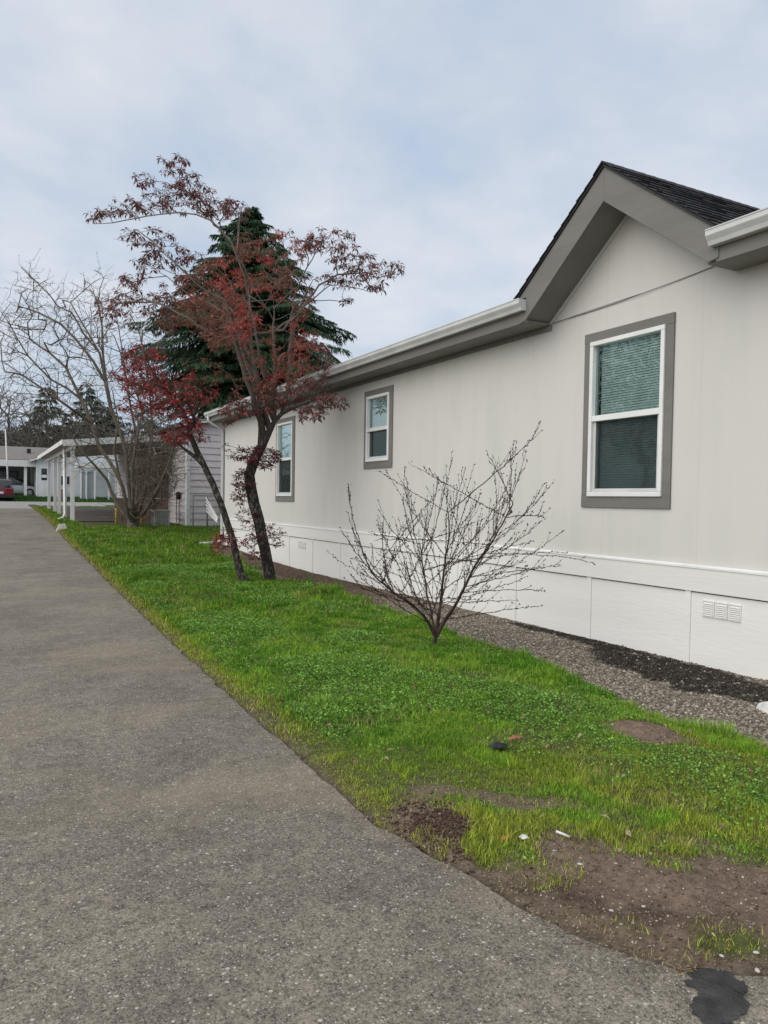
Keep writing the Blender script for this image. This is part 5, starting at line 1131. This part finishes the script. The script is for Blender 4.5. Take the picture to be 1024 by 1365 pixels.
# dense brown thicket low behind the houses: nobody could count it
n = 15000; X = -22+75*rng.random(n); Yt = 82+30*rng.random(n); zt = 1.5+5.8*rng.random(n)**1.1*(.6+.8*fbm(X*.25, Yt*.1, 1, 3))
D_ = np.stack([rng.normal(0, .5, n), rng.normal(0, .5, n), .5+rng.random(n)], 1)
cc = np.array([(.085, .070, .050), (.045, .055, .034), (.11, .09, .065)])[rng.integers(0, 3, n)]*(.6+.7*rng.random((n, 1)))
tag(leaves('thicket', np.stack([X, Yt, zt], 1), D_, .7+1.1*rng.random(n), .10+.16*rng.random(n), cc, None, M['needle']), 'brown and dark green thicket filling the gaps behind the far houses', 'thicket', kind='stuff')
# tree across the road (seen only as the reflection in the window panes)
def reflected_tree(X, Y, H, rad, seed, label):
    g = np.random.default_rng(seed); t = thing('leafy_tree', label, 'tree', (X, Y, 0), 'trees across the road'); S = Skel((X, Y, -.1), .2)
    S.path([(X, Y, H*.35), (X+.3, Y, H*.6), (X, Y, H*.85)], 0, [.18, .13, .06], .5, .05)
    n = 260; v = g.normal(size=(n, 3)); v /= np.linalg.norm(v, axis=1)[:, None]; v *= g.random((n, 1))**.4
    A = np.array([X, Y, H*.66])+v*np.array([rad, rad, H*.34]); e = S.attract(A, 0, .1, .4); S.mesh('trunk', M['bark_grey'], t, r0=.01, ex=2.3, rmax=.12)
    P = np.repeat(np.array([S.p[i] for i in e]), 22, 0)+g.normal(0, .38, (len(e)*22, 3)); m = len(P)
    leaves('crown', P, g.normal(size=(m, 3)), .16+.1*g.random(m), .08+.05*g.random(m), np.array([.06, .085, .035])*(.6+.8*g.random((m, 1))), t, M['leaf'])
reflected_tree(-14, 24, 9.5, 3.2, 3, 'broad leafy tree across the road, mirrored in the large window'); reflected_tree(-16, 36, 10, 3.6, 4, 'second leafy tree farther along across the road, mirrored in the smaller window')

# ---- small things on the ground
def gpt(x, y): return float(ghz(np.array([x]), np.array([y]))[0])
def tarp():
    g = np.random.default_rng(3); pts = [(-.13, .13), (-.10, .16), (.0, .15), (.07, .13), (.12, .05), (.10, -.03), (.05, -.04), (.06, -.10), (.0, -.20), (-.12, -.26), (-.20, -.30), (-.24, -.22), (-.20, -.10), (-.15, -.02), (-.19, .02), (-.17, .06), (-.14, .05)]
    # expressed along / across the view on the road: u to the right, v away
    c = np.array([2.03, 1.50]); r2 = r0[:2]; h2 = hv[:2]; P = []
    pp = []
    for i in range(len(pts)):
        a_, b_ = np.array(pts[i]), np.array(pts[(i+1) % len(pts)])
        for q in range(5): pp.append(a_+(b_-a_)*q/5+g.normal(0, .010, 2))
    pts = pp
    for i, (u, v) in enumerate(pts):
        P.append(c+r2*u*.62+h2*v*.62)
    V = [(p[0], p[1], .009) for p in P]+[(c[0], c[1]-.02, .014)]; k = len(P); me = bpy.data.meshes.new('tar_patch'); me.from_pydata(V, [], [(i, (i+1) % k, k) for i in range(k)]); me.materials.append(M['tar'])
    o = bpy.data.objects.new('tar_patch', me); COL.objects.link(o); tag(o, None, None, kind='structure')
    s = o.modifiers.new('sub', 'SUBSURF'); s.levels = s.render_levels = 3; s.subdivision_type = 'SIMPLE'
tarp()
def crumple(name, c, sx, sy, sz, mat, label, cat, seed):
    g = np.random.default_rng(seed); mb = MB(); n = 7
    for i in range(n):
        for j in range(n):
            u, v = i/(n-1)-.5, j/(n-1)-.5; e = max(0, 1-4*(u*u+v*v)*.9); mb.v.append((c[0]+u*sx+g.normal(0, sx*.05), c[1]+v*sy+g.normal(0, sy*.05), c[2]+e*sz*(.5+g.random())))
    for i in range(n-1):
        for j in range(n-1): mb.f.append((i*n+j, (i+1)*n+j, (i+1)*n+j+1, i*n+j+1))
    tag(mb.build(name, mat), label, cat)
M['paper'] = noisy('white_paper', (.75, .75, .72), (.62, .62, .58), 9, .8); M['redleaf'] = noisy('dead_reddish_leaf', (.33, .12, .07), (.42, .2, .13), 20, .7)
crumple('crumpled_rag', (2.66, 3.50, gpt(2.66, 3.50)+.03), .11, .07, .018, M['cloth'], 'small crumpled black rag lying in the grass', 'rag', 1)
crumple('dead_leaf', (2.83, 3.56, gpt(2.83, 3.56)+.035), .10, .03, .012, M['redleaf'], 'reddish dead leaf on the grass just behind the black rag', 'leaf', 2)
crumple('dead_leaf', (1.99, 2.56, gpt(1.99, 2.56)+.012), .035, .025, .008, M['redleaf'], 'orange brown dead leaf on the mud left of the white scrap', 'leaf', 4)
crumple('paper_scrap', (2.055, 2.515, gpt(2.055, 2.515)+.012), .035, .03, .012, M['paper'], 'torn white paper scrap on the mud by the grass tuft', 'paper scrap', 3)
tag(MB().tube([(2.20, 2.475, gpt(2.20, 2.475)+.018), (2.235, 2.425, gpt(2.235, 2.425)+.010)], .0055, 8).build('cigarette_end', M['paper'], smooth=True), 'white cigarette end on the mud right of the paper scrap', 'cigarette end')
g = np.random.default_rng(9)
def pebble(x, y, s, col, label, name='pebble', cat='pebble', group='pebbles on the mud'):
    mb = MB(); mb.lathe((0, 0, 0), [(.2, -.5), (.8, -.3), (1, .0), (.85, .3), (.35, .52)], 9); z = max(gpt(x, y), .004); a = g.random()*3
    mb.v = [(x+(v[0]*math.cos(a)-v[1]*.65*math.sin(a))*s*(1+.12*math.sin(5*v[1]+x*90)), y+(v[0]*math.sin(a)+v[1]*.65*math.cos(a))*s, z+s*.3+v[2]*s*.75) for v in mb.v]
    tag(mb.build(name, col, None, 0, True), label, cat, group)
for i, (p, q, s, l) in enumerate(((1008, 1281, .011, 'pale round pebble under the grass tuft at the right edge'), (1010, 1297, .013, 'larger pale pebble nearest the right edge'), (962, 1285, .009, 'flat white pebble above the tar patch'), (773, 1168, .012, 'pale flat pebble in the middle of the mud'), (815, 1222, .010, 'pale pebble low in the middle of the mud'), (858, 1218, .009, 'pale pebble right of the middle of the mud'), (655, 1128, .009, 'pale pebble between the grass tuft and the paper scrap'))):
    d = FW+RT*(p-CX)/FPX-UP*(q-CY)/FPX; k = -EYE/d[2]; pebble(d[0]*k, d[1]*k, s, M['concrete'], l)
# dug up clods on the soil beside the wall, and by the asphalt
n = 900; x = rng.normal(4.72, .16, n); y = rng.normal(11.2, .55, n); size = .012+.035*rng.random(n)**2
stones('soil_clods', x, y, ghz(x, y)+.01, size, np.array([.085, .05, .036])*(.5+.9*rng.random((n, 1))), 'red brown dug up soil clods on the bare strip beside the wall', 'soil clods')
n = 1500; x = rng.normal(1.86, .11, n); y = rng.normal(2.80, .15, n); k = (bare(x, y) > .4) & (x > edge(y)); x, y = x[k], y[k]; n = len(x)
stones('mud_clods', x, y, ghz(x, y)+.003, .004+.010*rng.random(n)**2, np.array([.075, .045, .034])*(.5+.9*rng.random((n, 1))), 'dark crumbly mud clods where the lawn is broken beside the asphalt', 'mud clods')
# daisies
DL = ['just above the base of the bare young tree', 'right beside the trunk of the bare young tree', 'left of the bare young tree', 'nearest the road, left of the leaning trunks', 'left of the leaning trunks, second from the road', 'between the bare young tree and the road', 'farthest along the road edge', 'beside the road edge below the leaning trunks']
for i, (p, q) in enumerate(((590, 850), (588, 862), (545, 832), (206, 788), (212, 778), (510, 858), (150, 765), (228, 803))):
    d = FW+RT*(p-CX)/FPX-UP*(q-CY)/FPX; k = -EYE/d[2]; x, y = d[0]*k, d[1]*k; z = gpt(x, y)+.075; rr = .013
    mb = MB(); mb.tube([(x, y, z-.08), (x+.004, y, z)], .0012, 4); t = mb.build('daisy', M['yellow']); tag(t, 'small white daisy standing in the grass '+DL[i], 'daisy', 'daisies in the lawn')
    mb = MB(); 
    for a in np.linspace(0, 6.283, 9)[:-1]: n = len(mb.v); mb.v += [(x, y, z), (x+rr*math.cos(a-.25), y+rr*math.sin(a-.25), z+.002), (x+rr*1.15*math.cos(a), y+rr*1.15*math.sin(a), z+.003), (x+rr*math.cos(a+.25), y+rr*math.sin(a+.25), z+.002)]; mb.f.append((n, n+1, n+2, n+3))
    mb.build('petals', M['paper'], t)
n = 240; y = 1.9+9*rng.random(n)**1.2; x = 1.8+2.9*rng.random(n); k = x < gedge(y); x, y = x[k], y[k]; n = len(x)
P = np.stack([x, y, ghz(x, y)+.025+.03*rng.random(n)], 1); Dl = rng.normal(size=(n, 3))*np.array([1, 1, .25])
cc = np.array([(.34, .24, .13), (.26, .15, .08), (.42, .34, .22), (.14, .09, .06)])[rng.integers(0, 4, n)]
tag(leaves('dead_leaves', P, Dl, .025+.035*rng.random(n), .012+.014*rng.random(n), cc, None, M['leaf']), 'scattered small brown dead leaves lying on the lawn grass', 'dead leaves', kind='stuff')
n = 90; y = 1.2+1.6*rng.random(n); x = 1.8+1.3*rng.random(n); k = bare(x, y) > .5; x, y = x[k], y[k]; mb = MB()
for a, b in zip(x, y):
    t_ = random.uniform(0, 6.28); l_ = random.uniform(.008, .035); z = gpt(a, b)+.006; mb.tube([(a, b, z), (a+math.cos(t_)*l_, b+math.sin(t_)*l_, z+.003), (a+math.cos(t_+.4)*l_*2, b+math.sin(t_+.4)*l_*2, z+.001)], .0011, 4)
tag(mb.build('twig_litter', M['bark_grey']), 'broken twig bits lying on the muddy patch by the asphalt', 'twig litter', kind='stuff')
